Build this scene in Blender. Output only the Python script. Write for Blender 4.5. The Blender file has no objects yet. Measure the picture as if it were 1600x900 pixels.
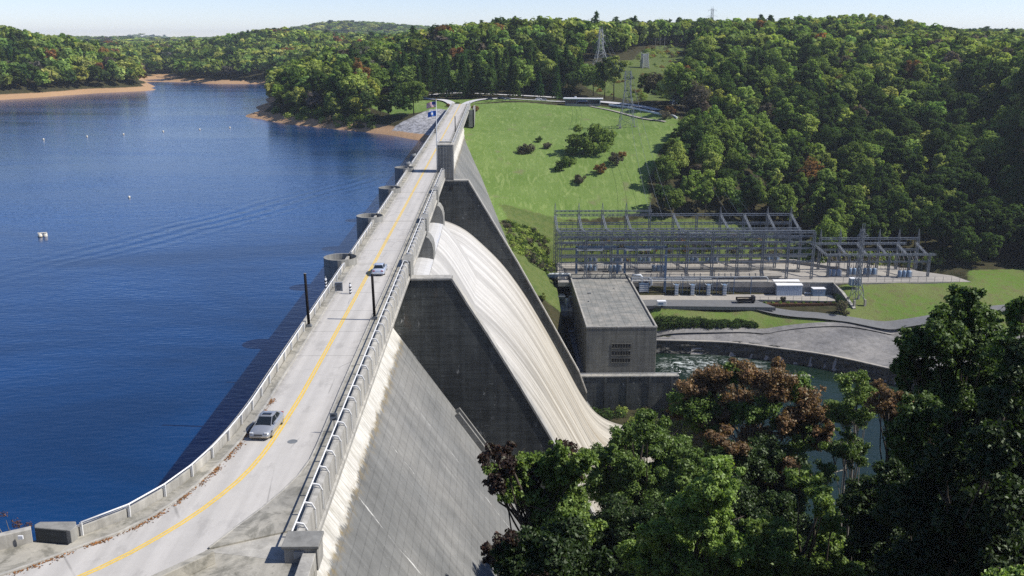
import bpy, bmesh, math, random
import numpy as np
from mathutils import Vector, Matrix
random.seed(7)
RNG = np.random.default_rng(11)
SC = bpy.context.scene
COL = SC.collection
R = math.radians

# ------------------------------------------------------------------ camera model (used to survey the photograph)
F = 1450.0
PITCH = math.atan((450 - 64) / F)
YAW = math.atan(28 * math.cos(PITCH) / F)
CAM = np.array([18.4, 0.0, 32.5])
FW = np.array([math.sin(YAW) * math.cos(PITCH), math.cos(YAW) * math.cos(PITCH), -math.sin(PITCH)])
RT = np.array([math.cos(YAW), -math.sin(YAW), 0.0])
UP = np.cross(RT, FW)


def ray(x, y):
    return FW + RT * (x - 800) / F + UP * (450 - y) / F


def pz(x, y, z):
    d = ray(x, y)
    return CAM + d * (z - CAM[2]) / d[2]


def py(x, y, Y):
    d = ray(x, y)
    return CAM + d * (Y - CAM[1]) / d[1]


def proj(P):
    v = np.asarray(P, float) - CAM
    t = v @ FW
    return 800 + F * (v @ RT) / t, 450 - F * (v @ UP) / t, t


# ------------------------------------------------------------------ object helpers
def link(o, parent=None):
    COL.objects.link(o)
    if parent is not None:
        o.parent = parent
    return o


def tag(o, label=None, cat=None, group=None, kind=None):
    if label: o['label'] = label
    if cat: o['category'] = cat
    if group: o['group'] = group
    if kind: o['kind'] = kind
    return o


def thing(name, label, cat, loc=(0, 0, 0), rz=0.0, group=None):
    o = bpy.data.objects.new(name, None)
    o.empty_display_size = 0.5
    o.location = loc
    o.rotation_euler = (0, 0, rz)
    link(o)
    return tag(o, label, cat, group)


def copy_tree(o, parent=None):
    c = o.copy()
    COL.objects.link(c)
    if parent is not None:
        c.parent = parent
    for ch in list(o.children):
        copy_tree(ch, c)
    return c


class MB:
    """collects shapes, then becomes one mesh object"""
    def __init__(s):
        s.v = []; s.f = []

    def add(s, vs, fs):
        b = len(s.v)
        s.v += [tuple(map(float, p)) for p in vs]
        s.f += [tuple(b + i for i in f) for f in fs]

    def box(s, x0, x1, y0, y1, z0, z1):
        s.add([(x0, y0, z0), (x1, y0, z0), (x1, y1, z0), (x0, y1, z0), (x0, y0, z1), (x1, y0, z1), (x1, y1, z1), (x0, y1, z1)],
              [(3, 2, 1, 0), (4, 5, 6, 7), (0, 1, 5, 4), (1, 2, 6, 5), (2, 3, 7, 6), (3, 0, 4, 7)])
        return s

    def bar(s, p, q, w=0.1, h=None):
        h = h or w
        p = Vector(p); q = Vector(q); d = q - p
        if d.length < 1e-6: return s
        d.normalize()
        u = d.cross(Vector((0, 0, 1)))
        if u.length < 1e-3: u = Vector((1, 0, 0))
        u.normalize(); n = u.cross(d)
        u = u * w / 2; n = n * h / 2
        vs = [p - u - n, p + u - n, p + u + n, p - u + n, q - u - n, q + u - n, q + u + n, q - u + n]
        s.add(vs, [(3, 2, 1, 0), (4, 5, 6, 7), (0, 1, 5, 4), (1, 2, 6, 5), (2, 3, 7, 6), (3, 0, 4, 7)])
        return s

    def tube(s, pts, r, n=8, cap=True):
        pts = [Vector(p) for p in pts]
        rs = r if isinstance(r, (list, tuple)) else [r] * len(pts)
        rings = []; prev = None
        for i, p in enumerate(pts):
            a = pts[max(i - 1, 0)]; b = pts[min(i + 1, len(pts) - 1)]
            d = (b - a).normalized()
            if prev is None:
                u = d.cross(Vector((0, 0, 1)))
                if u.length < 1e-3: u = Vector((1, 0, 0))
            else:
                u = prev - d * prev.dot(d)
            u.normalize(); w = d.cross(u); prev = u
            rings.append([p + (u * math.cos(2 * math.pi * k / n) + w * math.sin(2 * math.pi * k / n)) * rs[i] for k in range(n)])
        vs = [v for g in rings for v in g]; fs = []
        for i in range(len(pts) - 1):
            for k in range(n):
                fs.append((i * n + k, i * n + (k + 1) % n, (i + 1) * n + (k + 1) % n, (i + 1) * n + k))
        if cap:
            fs.append(tuple(range(n - 1, -1, -1))); fs.append(tuple((len(pts) - 1) * n + k for k in range(n)))
        s.add(vs, fs)
        return s

    def lathe(s, prof, c=(0, 0, 0), n=24):
        vs = []; fs = []
        for (r, z) in prof:
            for k in range(n):
                a = 2 * math.pi * k / n
                vs.append((c[0] + r * math.cos(a), c[1] + r * math.sin(a), c[2] + z))
        for i in range(len(prof) - 1):
            for k in range(n):
                fs.append((i * n + k, i * n + (k + 1) % n, (i + 1) * n + (k + 1) % n, (i + 1) * n + k))
        s.add(vs, fs)
        return s

    def prism_y(s, prof, y0, y1, ny=1):
        """closed profile of (x, z), extruded along y"""
        n = len(prof); vs = []; fs = []
        for j in range(ny + 1):
            y = y0 + (y1 - y0) * j / ny
            vs += [(x, y, z) for x, z in prof]
        for j in range(ny):
            for k in range(n):
                fs.append((j * n + k, j * n + (k + 1) % n, (j + 1) * n + (k + 1) % n, (j + 1) * n + k))
        fs.append(tuple(range(n - 1, -1, -1))); fs.append(tuple(ny * n + k for k in range(n)))
        s.add(vs, fs)
        return s

    def prism_z(s, poly, z0, z1):
        n = len(poly)
        vs = [(x, y, z0) for x, y in poly] + [(x, y, z1) for x, y in poly]
        fs = [(k, (k + 1) % n, n + (k + 1) % n, n + k) for k in range(n)]
        fs += [tuple(range(n - 1, -1, -1)), tuple(range(n, 2 * n))]
        s.add(vs, fs)
        return s

    def slab(s, A, B, z0, z1):
        """ribbon between two polylines with equal counts, thickness z0..z1 (numbers or lists)"""
        n = len(A)
        z0s = z0 if hasattr(z0, '__len__') else [z0] * n
        z1s = z1 if hasattr(z1, '__len__') else [z1] * n
        vs = []
        for i in range(n):
            vs += [(A[i][0], A[i][1], z0s[i]), (B[i][0], B[i][1], z0s[i]), (B[i][0], B[i][1], z1s[i]), (A[i][0], A[i][1], z1s[i])]
        fs = []
        for i in range(n - 1):
            a = 4 * i; b = a + 4
            for k in range(4):
                fs.append((a + k, a + (k + 1) % 4, b + (k + 1) % 4, b + k))
        fs += [(3, 2, 1, 0), tuple(4 * (n - 1) + k for k in range(4))]
        s.add(vs, fs)
        return s

    def build(s, name, mat, parent=None, smooth=False, fix=True):
        me = bpy.data.meshes.new(name)
        me.from_pydata(s.v, [], s.f)
        if fix:
            bm = bmesh.new(); bm.from_mesh(me)
            bmesh.ops.recalc_face_normals(bm, faces=bm.faces[:])
            bm.to_mesh(me); bm.free()
        if smooth:
            me.polygons.foreach_set('use_smooth', [True] * len(me.polygons))
        if mat is not None:
            me.materials.append(mat)
        o = bpy.data.objects.new(name, me)
        return link(o, parent)


def bevel(o, w=0.03, seg=2):
    m = o.modifiers.new('edge', 'BEVEL'); m.width = w; m.segments = seg; m.limit_method = 'ANGLE'
    return o


def quads_mesh(name, verts, tint, mat, cols=None, nv=4):
    """verts (N*nv,3) -> mesh of N separate faces with a per-face 'tint' value and optional per-face colour"""
    n = len(verts) // nv
    me = bpy.data.meshes.new(name)
    me.vertices.add(len(verts)); me.vertices.foreach_set('co', np.asarray(verts, np.float32).ravel())
    me.loops.add(n * nv); me.loops.foreach_set('vertex_index', np.arange(n * nv, dtype=np.int32))
    me.polygons.add(n)
    me.polygons.foreach_set('loop_start', np.arange(0, n * nv, nv, dtype=np.int32))
    me.polygons.foreach_set('loop_total', np.full(n, nv, np.int32))
    a = me.attributes.new('tint', 'FLOAT', 'FACE'); a.data.foreach_set('value', np.asarray(tint, np.float32))
    if cols is not None:
        a = me.attributes.new('leafcol', 'FLOAT_VECTOR', 'FACE'); a.data.foreach_set('vector', np.asarray(cols, np.float32).ravel())
    me.update()
    if mat: me.materials.append(mat)
    return me


def resample(poly, n=None, step=None):
    P = np.array(poly, float)
    s = np.r_[0, np.cumsum(np.linalg.norm(np.diff(P, axis=0), axis=1))]
    if n is None: n = max(2, int(round(s[-1] / step)) + 1)
    t = np.linspace(0, s[-1], n)
    return np.stack([np.interp(t, s, P[:, k]) for k in range(P.shape[1])], 1)


def smooth_poly(poly, n=8):
    """Catmull-Rom through the points"""
    P = np.array(poly, float); P = np.vstack([2 * P[0] - P[1], P, 2 * P[-1] - P[-2]])
    out = []
    for i in range(1, len(P) - 2):
        for k in range(n):
            t = k / n
            out.append(0.5 * (2 * P[i] + (P[i + 1] - P[i - 1]) * t + (2 * P[i - 1] - 5 * P[i] + 4 * P[i + 1] - P[i + 2]) * t * t
                              + (3 * P[i] - P[i - 1] - 3 * P[i + 1] + P[i + 2]) * t ** 3))
    out.append(P[-2])
    return np.array(out)


def in_poly(X, Y, poly):
    X = np.asarray(X); Y = np.asarray(Y); r = np.zeros(X.shape, bool)
    n = len(poly)
    for i in range(n):
        x0, y0 = poly[i][0], poly[i][1]; x1, y1 = poly[(i + 1) % n][0], poly[(i + 1) % n][1]
        c = (y0 > Y) != (y1 > Y)
        with np.errstate(divide='ignore', invalid='ignore'):
            r ^= c & (X < (x1 - x0) * (Y - y0) / (y1 - y0 + 1e-12) + x0)
    return r


# ------------------------------------------------------------------ material helpers
class G:
    def __init__(s, name, rough=0.8, spec=0.25):
        s.m = bpy.data.materials.new(name); s.m.use_nodes = True
        s.nt = s.m.node_tree
        s.b = s.nt.nodes['Principled BSDF']
        s.out = s.nt.nodes['Material Output']
        s.b.inputs['Roughness'].default_value = rough
        s.b.inputs['Specular IOR Level'].default_value = spec

    def n(s, t, **k):
        nd = s.nt.nodes.new(t)
        for a, v in k.items(): setattr(nd, a, v)
        return nd

    def put(s, sock, v):
        if isinstance(v, bpy.types.NodeSocket): s.nt.links.new(v, sock)
        elif v is not None:
            if isinstance(v, (tuple, list)) and sock.type == 'RGBA' and len(v) == 3: v = (*v, 1)
            sock.default_value = v

    def pos(s): return s.n('ShaderNodeNewGeometry').outputs['Position']
    def obj(s): return s.n('ShaderNodeTexCoord').outputs['Object']
    def normal(s): return s.n('ShaderNodeNewGeometry').outputs['Normal']

    def attr(s, name, out='Fac'):
        return s.n('ShaderNodeAttribute', attribute_name=name).outputs[out]

    def orand(s): return s.n('ShaderNodeObjectInfo').outputs['Random']

    def sc(s, v, k):
        nd = s.n('ShaderNodeVectorMath', operation='MULTIPLY'); s.put(nd.inputs[0], v); nd.inputs[1].default_value = k
        return nd.outputs[0]

    def noise(s, v, scale=1.0, detail=4, rough=0.55, dist=0.0):
        nd = s.n('ShaderNodeTexNoise'); s.put(nd.inputs['Vector'], v)
        nd.inputs['Scale'].default_value = scale; nd.inputs['Detail'].default_value = detail
        nd.inputs['Roughness'].default_value = rough; nd.inputs['Distortion'].default_value = dist
        return nd.outputs['Fac']

    def vor(s, v, scale=1.0, feature='F1', out='Distance'):
        nd = s.n('ShaderNodeTexVoronoi', feature=feature); s.put(nd.inputs['Vector'], v); nd.inputs['Scale'].default_value = scale
        return nd.outputs[out]

    def mr(s, f, a, b, c=0.0, d=1.0):
        nd = s.n('ShaderNodeMapRange'); s.put(nd.inputs[0], f)
        for i, v in enumerate((a, b, c, d)): nd.inputs[i + 1].default_value = v
        return nd.outputs[0]

    def ma(s, op, a, b=0.5, c=None):
        nd = s.n('ShaderNodeMath', operation=op); s.put(nd.inputs[0], a); s.put(nd.inputs[1], b)
        if c is not None: s.put(nd.inputs[2], c)
        return nd.outputs[0]

    def xyz(s, v):
        nd = s.n('ShaderNodeSeparateXYZ'); s.put(nd.inputs[0], v); return nd.outputs

    def comb(s, x, y, z):
        nd = s.n('ShaderNodeCombineXYZ')
        for i, v in enumerate((x, y, z)): s.put(nd.inputs[i], v)
        return nd.outputs[0]

    def mix(s, f, a, b, blend='MIX'):
        nd = s.n('ShaderNodeMix', data_type='RGBA', blend_type=blend)
        s.put(nd.inputs[0], f); s.put(nd.inputs[6], a); s.put(nd.inputs[7], b)
        return nd.outputs[2]

    def mul(s, a, f):
        """colour times a value"""
        nd = s.n('ShaderNodeVectorMath', operation='SCALE'); s.put(nd.inputs[0], a); s.put(nd.inputs[3], f)
        return nd.outputs[0]

    def line(s, v, period, width):
        """1 on thin lines every `period`"""
        fr = s.ma('FRACT', s.ma('DIVIDE', v, period), 0)
        d = s.ma('ABSOLUTE', s.ma('SUBTRACT', fr, 0.5), 0)
        return s.mr(d, 0.5 - width / period, 0.5 - width / period * 0.4)

    def bump(s, h, strength=0.3, dist=0.1):
        nd = s.n('ShaderNodeBump'); nd.inputs['Strength'].default_value = strength; nd.inputs['Distance'].default_value = dist
        s.put(nd.inputs['Height'], h); s.put(s.b.inputs['Normal'], nd.outputs[0])
        return nd

    def color(s, c): s.put(s.b.inputs['Base Color'], c); return s.m


def flat(name, col, rough=0.6, spec=0.3, metal=0.0, var=0.25, scale=1.5):
    """painted or metal surface with slight weathering"""
    g = G(name, rough, spec); g.b.inputs['Metallic'].default_value = metal
    n = g.noise(g.obj(), scale, 4, 0.6)
    n2 = g.noise(g.sc(g.obj(), (3, 3, .5)), scale * 2, 3, 0.6)
    f = g.mr(g.ma('ADD', n, n2), 0.6, 1.4, 1 - var, 1 + var * .6)
    return g.color(g.mul(g.mix(0.0, col, col), f))


def concrete(name, base, lo=0.6, lift=None, joint=None, streak=0.5, white=0.0, grain=0.1, axis='z', rust=0.0, stain=0.0, board=0.0):
    g = G(name, 0.85, 0.2); P = g.pos(); x, y, z = g.xyz(P)
    big = g.noise(P, 0.07, 5, 0.6); mid = g.noise(P, 0.6, 6, 0.65); fine = g.noise(P, 7.0, 4, 0.7)
    sv = {'z': (1.2, 1.2, 0.06), 'x': (0.05, 1.6, 0.05), 'y': (1.6, 0.04, 1.6)}[axis]
    st = g.noise(g.sc(P, sv), 1.0, 5, 0.65)
    f = g.mr(big, 0.3, 0.7, lo + (1 - lo) * .25, 1.08)
    f = g.ma('MULTIPLY', f, g.mr(mid, 0.25, 0.75, 1 - (1 - lo) * .5, 1.08))
    f = g.ma('MULTIPLY', f, g.mr(st, 0.35, 0.68, 1.06, 1 - streak * .5))
    f = g.ma('MULTIPLY', f, g.mr(fine, 0.2, 0.8, 1 - grain, 1 + grain))
    if board:
        bd = g.noise(g.sc(P, (.25, .25, 4.5)), 1.0, 4, .7)
        f = g.ma('MULTIPLY', f, g.mr(bd, .3, .7, 1 - board * .7, 1 + board * .6))
    if lift:
        ln = g.line(z, lift, 0.07)
        f = g.ma('MULTIPLY', f, g.ma('SUBTRACT', 1.0, g.ma('MULTIPLY', ln, g.mr(mid, .3, .7, .05, .4))))
        # each lift a slightly different pour
        fl = g.ma('FLOOR', g.ma('DIVIDE', z, lift), 0); fy = g.ma('FLOOR', g.ma('DIVIDE', y, 8.6), 0)
        w = g.n('ShaderNodeTexWhiteNoise', noise_dimensions='2D'); g.put(w.inputs[0], g.comb(fl, fy, 0.0))
        f = g.ma('MULTIPLY', f, g.mr(w.outputs[0], 0, 1, 0.93, 1.06))
    if joint:
        ln = g.line(y, joint, 0.06)
        f = g.ma('MULTIPLY', f, g.ma('SUBTRACT', 1.0, g.ma('MULTIPLY', ln, 0.3)))
    c = g.mul(g.mix(g.mr(big, .35, .65), base, tuple(b * k for b, k in zip(base, (1.03, 1.0, .93)))), f)
    if stain:
        m = g.ma('MULTIPLY', g.mr(g.noise(P, .38, 7, .72, .8), .48, .60), stain)
        c = g.mix(m, c, g.sc(c, (.42, .43, .42)))
        m2 = g.ma('MULTIPLY', g.mr(g.noise(P, .9, 6, .75), .60, .68), stain * .8)
        c = g.mix(m2, c, (.055, .055, .035))
    if rust:
        m = g.ma('MULTIPLY', g.mr(g.noise(g.sc(P, (.5, .5, .15)), 1.0, 5, .7), .6, .72), rust)
        c = g.mix(m, c, (0.17, 0.10, 0.05))
    if white:
        a = g.ma('MAXIMUM', g.mr(g.noise(g.sc(P, (1, 1, .35)), 0.9, 6, 0.8), 0.61, 0.66), g.mr(g.noise(g.sc(P, (.4, .4, 1.6)), 0.8, 5, 0.8), 0.66, 0.70))
        bm = g.mr(g.noise(P, 0.11, 2), 0.44, 0.58)
        c = g.mix(g.ma('MULTIPLY', g.ma('MULTIPLY', a, bm), white), c, (0.6, 0.6, 0.57))
    g.bump(g.ma('ADD', fine, mid), 0.25, 0.03)
    g.color(c)
    return g


def leafmat(name, col, trans=0.28, hue=0.35, gloss=0.0, use_attr=False, rnd=0.3, spread=0.0):
    g = G(name); nt = g.nt; nt.nodes.remove(g.b)
    t = g.attr('tint')
    if use_attr: c = g.attr('leafcol', 'Vector')
    else: c = g.mix(0.0, col, col)
    f = g.mr(t, 0, 1, 0.62 - .3 * spread, 1.42 + .35 * spread)
    f = g.ma('MULTIPLY', f, g.mr(g.orand(), 0, 1, 1 - rnd, 1 + rnd)) if not use_attr else f
    c = g.mul(c, f)
    # some leaves yellower
    c = g.mix(g.mr(t, .7, 1.0, 0, hue), c, g.mul(g.sc(c, (1.5, 1.12, 0.7)), 1.0))
    d = g.n('ShaderNodeBsdfDiffuse'); g.put(d.inputs[0], c)
    tr = g.n('ShaderNodeBsdfTranslucent'); g.put(tr.inputs[0], g.sc(c, (1.15, 1.25, .6)))
    mx = g.n('ShaderNodeMixShader'); mx.inputs[0].default_value = trans
    nt.links.new(d.outputs[0], mx.inputs[1]); nt.links.new(tr.outputs[0], mx.inputs[2]); last = mx
    if gloss:
        gl = g.n('ShaderNodeBsdfGlossy'); gl.inputs['Roughness'].default_value = 0.5; gl.inputs[0].default_value = (.9, 1, .8, 1)
        m2 = g.n('ShaderNodeMixShader'); m2.inputs[0].default_value = gloss
        nt.links.new(mx.outputs[0], m2.inputs[1]); nt.links.new(gl.outputs[0], m2.inputs[2]); last = m2
    nt.links.new(last.outputs[0], g.out.inputs[0])
    return g.m
# ------------------------------------------------------------------ camera, sky, sun
cd = bpy.data.cameras.new('camera'); cam = bpy.data.objects.new('camera', cd); COL.objects.link(cam); SC.camera = cam
cd.sensor_width = 36.0; cd.lens = 36.0 * F / 1600; cd.clip_end = 30000; cd.clip_start = 0.5
cam.location = CAM; cam.rotation_euler = (math.pi / 2 - PITCH, 0, -YAW)

SUN_EL, SUN_AZ = R(46), R(-6)          # azimuth measured from +X towards +Y
w = bpy.data.worlds.new('World'); SC.world = w; w.use_nodes = True
nt = w.node_tree
sky = nt.nodes.new('ShaderNodeTexSky'); sky.sky_type = 'NISHITA'; sky.sun_disc = False
sky.sun_elevation = SUN_EL; sky.sun_rotation = math.pi / 2 - SUN_AZ
sky.altitude = 300; sky.air_density = 0.8; sky.dust_density = 0.0; sky.ozone_density = 1.6
bg = nt.nodes['Background']; bg.inputs['Strength'].default_value = 0.100
tn = nt.nodes.new('ShaderNodeVectorMath'); tn.operation = 'MULTIPLY'; tn.inputs[1].default_value = (.98, .955, 1.11)     # white balance of the picture
nt.links.new(sky.outputs[0], tn.inputs[0]); nt.links.new(tn.outputs[0], bg.inputs[0])
sl = bpy.data.lights.new('sun', 'SUN'); sl.energy = 4.6; sl.angle = R(0.53); sl.color = (1.0, 0.955, 0.89)
so = bpy.data.objects.new('sun', sl); COL.objects.link(so)
so.rotation_euler = Vector((math.cos(SUN_EL) * math.cos(SUN_AZ), math.cos(SUN_EL) * math.sin(SUN_AZ), math.sin(SUN_EL))).to_track_quat('Z', 'Y').to_euler()
so.location = (200, 0, 250)
vs = SC.view_settings
vs.view_transform = 'Standard'; vs.look = 'None'; vs.exposure = 0.46; vs.gamma = 1.0
SC.cycles.max_bounces = 6; SC.cycles.diffuse_bounces = 2; SC.cycles.glossy_bounces = 2; SC.cycles.transmission_bounces = 4
SC.cycles.transparent_max_bounces = 6; SC.cycles.caustics_reflective = False; SC.cycles.caustics_refractive = False
SC.cycles.volume_bounces = 0
SC.cycles.use_denoising = False; SC.cycles.denoiser = 'OPENIMAGEDENOISE'; SC.cycles.denoising_input_passes = 'RGB_ALBEDO_NORMAL'; SC.cycles.denoising_prefilter = 'ACCURATE'
SC.cycles.sample_clamp_indirect = 4; SC.cycles.sample_clamp_direct = 6

# ------------------------------------------------------------------ terrain
CP = []


def cp(*pts):
    for p in pts: CP.append(p)


def off(shore, zin, dx, dy):
    for x, y, z in shore: CP.append((x + dx, y + dy, zin))


S1 = [(-126.6, 574.6, -13), (-103.9, 542, -13), (-85, 521, -13), (-52.6, 490, -13), (-37, 473, -13), (-19, 446, -13), (-6, 428, -13)]
cp(*S1); off(S1, -19, -8, -14); off(S1, -11.4, 1.6, 3.2); off(S1[:5], -7.5, 5, 10)
cp((-140, 640, -13), (-150, 720, -13), (-160, 850, -13), (-190, 960, -13), (-245, 1047, -13))
cp((-160, 640, -19), (-180, 720, -19), (-190, 850, -19), (-225, 960, -19), (-280, 1010, -19))
cp((-125, 640, -8), (-130, 720, -4), (-140, 850, 0), (-165, 960, 2))
S2 = [(-377, 763, -13), (-364, 789, -13), (-354, 826, -13), (-337.5, 867, -13), (-310, 912, -13)]
cp(*S2); off(S2, -19, 18, -18); off(S2, -9.8, -5, 4); off(S2, -2, -22, 16)
cp((-325, 940, -13), (-385, 1060, -13), (-425, 1236, -13), (-400, 1236, -13), (-385, 1190, -13), (-290, 930, -19), (-350, 1040, -19), (-400, 1150, -18), (-330, 1070, -18))
S3 = [(-351, 1099, -13), (-285, 1049, -13), (-245, 1047, -13)]
cp(*S3); off(S3, -9.5, 3, 9)
cp((-430, 1250, -9), (-400, 1250, -9.5))
# land on the far side of the lake
cp((-400, 850, 5), (-395, 800, -1), (-360, 905, 3), (-480, 950, 33), (-450, 850, 17), (-425, 950, 19), (-400, 1000, 12), (-560, 950, 38), (-700, 1000, 46),
   (-500, 1100, 18), (-430, 1080, 4), (-440, 1200, 2), (-520, 1400, 6), (-600, 800, 15), (-500, 720, -3), (-390, 720, -13), (-430, 620, -13), (-600, 500, -13), (-700, 600, 10))
cp((-430, 1300, 0), (-430, 1400, 9), (-480, 1500, 8), (-360, 1500, 26), (-300, 1080, -7), (-340, 1200, 2), (-280, 1150, 4), (-250, 1300, 22), (-330, 1350, 27),
   (-220, 1200, 12), (-150, 1200, 16), (-200, 1500, 16), (-300, 1500, 34), (-100, 1500, 16), (-50, 1200, 25), (0, 1000, 28), (100, 1000, 30), (0, 1500, 35))
cp((-430, 3000, 78), (-600, 3000, 56), (-520, 3000, 70), (-250, 3000, 60), (-780, 3000, 12), (-50, 3000, 50), (500, 3000, 40), (1500, 3000, 40), (-1500, 3000, 30), (-430, 2300, 10), (0, 2200, 20), (-250, 2000, 8),
   (1000, 2000, 35), (-1500, 2000, 18), (-1000, 1500, 18), (-2350, 6500, 62), (-2000, 6500, 25), (-2700, 6500, 20), (6000, 8000, 30), (-6000, 8000, 30), (6000, 0, 30), (-6000, 0, 10), (0, 8000, 30), (0, -600, 30), (6000, -600, 30), (-6000, -600, 10))
# point of land beyond the dam
cp((-100, 600, -3), (-60, 560, -1.5), (-110, 650, 3), (-60, 650, 8), (-40, 600, 2), (0, 600, 3), (-5, 560, 0.3), (-30, 530, -1), (-55, 530, -3.5), (-30, 500, -4), (-14, 505, -2), (-12, 470, -7), (-70, 540, -4),
   (0, 680, 22), (-80, 720, 12), (-110, 720, 7), (-100, 850, 10), (-40, 800, 20), (-60, 700, 14), (-15, 690, 23), (48, 650, 23), (100, 690, 26), (165, 750, 26), (220, 800, 30))
# visitor road and meadow
cp((4, 546, 0), (28, 536, 0), (66, 546, -1.5), (97, 506, -2.5), (110, 470, -3.2), (22, 560, 0.2), (60, 566, 0.2), (100, 545, 2), (88, 600, 9), (113, 640, 15), (130, 690, 22), (95, 575, 4))
cp((40, 527, -1.2), (80, 522, -3), (40, 480, -9.5), (80, 480, -8.5), (112, 462, -6), (40, 410, -21), (80, 410, -21.5), (108, 415, -19), (40, 365, -36), (80, 370, -36), (40, 352, -43), (80, 352, -47), (110, 352, -47), (33, 345, -40))
cp((5, 462, -10.5), (3.6, 477, -8.2), (5, 500, -4), (6, 520, -1), (10.5, 410, -18.3), (15, 393, -24.3), (19, 369, -29.8), (22.4, 347.5, -34.8), (26.3, 327, -40.2), (29, 308, -44), (30.7, 296, -46.2), (33, 275, -52), (36, 318, -46))
# yards, powerhouse, slopes to the river
cp((42, 341, -50), (70, 330, -50), (100, 330, -50), (132, 340, -50), (70, 316, -50), (140, 310.5, -49.7), (160, 311, -49.7), (182, 311, -49.7), (192, 318, -49.2), (165, 335, -50), (145, 343, -49.6),
   (70, 306, -54), (100, 306, -54), (130, 306, -54), (72, 298, -54), (104, 298, -54), (125, 294, -55), (133, 289, -56), (151, 287, -57.6), (185, 292, -55), (220, 300, -52), (200, 280, -57), (165, 300, -53.5), (150, 300, -53.5),
   (72, 287, -59.6), (106, 287, -60), (148, 284, -60.7), (71, 283, -60), (106, 276, -60.5), (121, 266, -61), (135, 254, -61), (165, 240, -61), (220, 205, -60), (400, 120, -60), (190, 262, -60))
cp((80, 262, -69), (110, 252, -69), (130, 235, -69), (100, 220, -69), (115, 190, -68), (160, 200, -68), (220, 160, -68), (300, 120, -68), (62, 140, -66), (110, 162, -65), (130, 148, -60), (90, 150, -63), (200, 110, -60))
cp((20, 190, -76), (45, 190, -74), (50, 236, -73), (60, 200, -73), (45, 150, -71), (55, 290, -66), (45, 270, -66), (44, 320, -58), (62, 330, -53))
# wooded hill on the right
cp((135, 349, -49), (137, 380, -42), (150, 420, -28), (130, 460, -9), (190, 400, -36), (185, 350, -47), (230, 350, -44), (230, 420, -26), (200, 500, -6), (300, 550, 12), (250, 650, 20), (200, 650, 18),
   (330, 860, 35), (270, 860, 30), (390, 880, 28), (420, 700, 13), (600, 700, 12), (600, 900, 12), (530, 900, 12), (460, 900, 24), (215, 900, 24), (700, 600, 15), (600, 450, 60), (800, 900, 12), (400, 1000, 30), (160, 560, 2), (900, 600, 20))
# unseen high ground added at the right to shade the foot of the hill
cp((252, 400, -22), (250, 440, -20), (285, 395, 14), (318, 390, 52), (360, 385, 92), (430, 380, 120), (285, 340, 6), (318, 335, 48), (370, 325, 92), (450, 310, 120), (330, 445, 30), (380, 450, 70), (450, 450, 90), (300, 505, 0), (350, 560, 8), (420, 600, 20), (260, 340, -38))
# lake bed
cp((-60, 300, -22), (-60, 200, -24), (-60, 120, -24), (-60, 82, -22), (-150, 300, -24), (-150, 500, -24), (-250, 500, -24), (-250, 800, -22), (-350, 600, -22), (-300, 960, -20), (-10, 100, -26), (-10, 200, -30), (-10, 300, -28), (-10, 385, -22),
   (-190, 720, -22), (-230, 900, -20), (-400, 400, -22), (-150, 100, -24), (-100, 62, -17), (-400, 150, -22), (-300, 0, -17))
# hillside under the viewpoint
cp((18, 0, 29.3), (0, -40, 30), (60, 0, 26), (120, 0, 22), (-40, 0, 20), (-100, 0, 5), (18, 25, 10), (60, 40, -2), (40, 62, -14), (70, 62, -14), (100, 70, -20), (22, 72, -28), (17, 134, -36), (14, 100, -31), (11, 72, -26), (6, 55, -15), (8, 42, -6),
   (-6, 40, -.6), (-20, 44, -.6), (-40, 42, -.8), (-20, 28, 2), (2, 40, -.6), (-14, 58, -6), (-22, 58, -13.2), (-40, 56, -13.4), (-9, 63, -15), (40, 100, -42), (80, 100, -42), (120, 100, -40), (60, 125, -60), (150, 90, -30), (200, 50, 0))
CP = np.array(CP, float)


def _ker(a, b):
    return np.linalg.norm(a[:, None, :2] - b[None, :, :2], axis=2)


_n = len(CP)
A = np.zeros((_n + 1, _n + 1)); A[:_n, :_n] = _ker(CP, CP) - 0.6 * np.eye(_n); A[:_n, _n] = 1; A[_n, :_n] = 1
WT = np.linalg.solve(A, np.r_[CP[:, 2], 0])


def wob(X, Y):
    d = np.hypot(X - 18, Y)
    s = np.clip((d - 330) / 500, 0, 1)
    return s * (2.2 * np.sin(X / 31 + 1.3 * np.sin(Y / 47)) * np.sin(Y / 38 + 1.1) + 1.2 * np.sin(X / 13 + Y / 17))


PADS = [  # polygon, height the natural ground is cut to
    ([(38, 308), (137, 308), (150, 350), (38, 350)], -50.4),
    ([(66, 296.5), (134, 293), (138, 312), (66, 313)], -54.2),
    ([(134, 314.8), (187, 314.8), (187, 326), (150, 348), (134, 346)], -50.4),
    ([(41, 246), (66, 246), (66, 330), (41, 330)], -64.6),
    ([(30, 170), (74, 170), (74, 259.6), (30, 259.6)], -74.0),
]
WALLLINE = smooth_poly([(66.4, 283.1), (70, 282.6), (80, 281.7), (94, 279.5), (106, 274.1), (120, 266.9), (134, 254.5), (154, 235.5), (180, 215.5)], 6)
RIVERCUT = [(p[0], p[1] + .4) for p in WALLLINE] + [(180, 150), (74, 150), (66.4, 260)]
DAMBOX = [(-4, 46), (4.6, 46), (4.6, 506), (-4, 506)]


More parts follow.
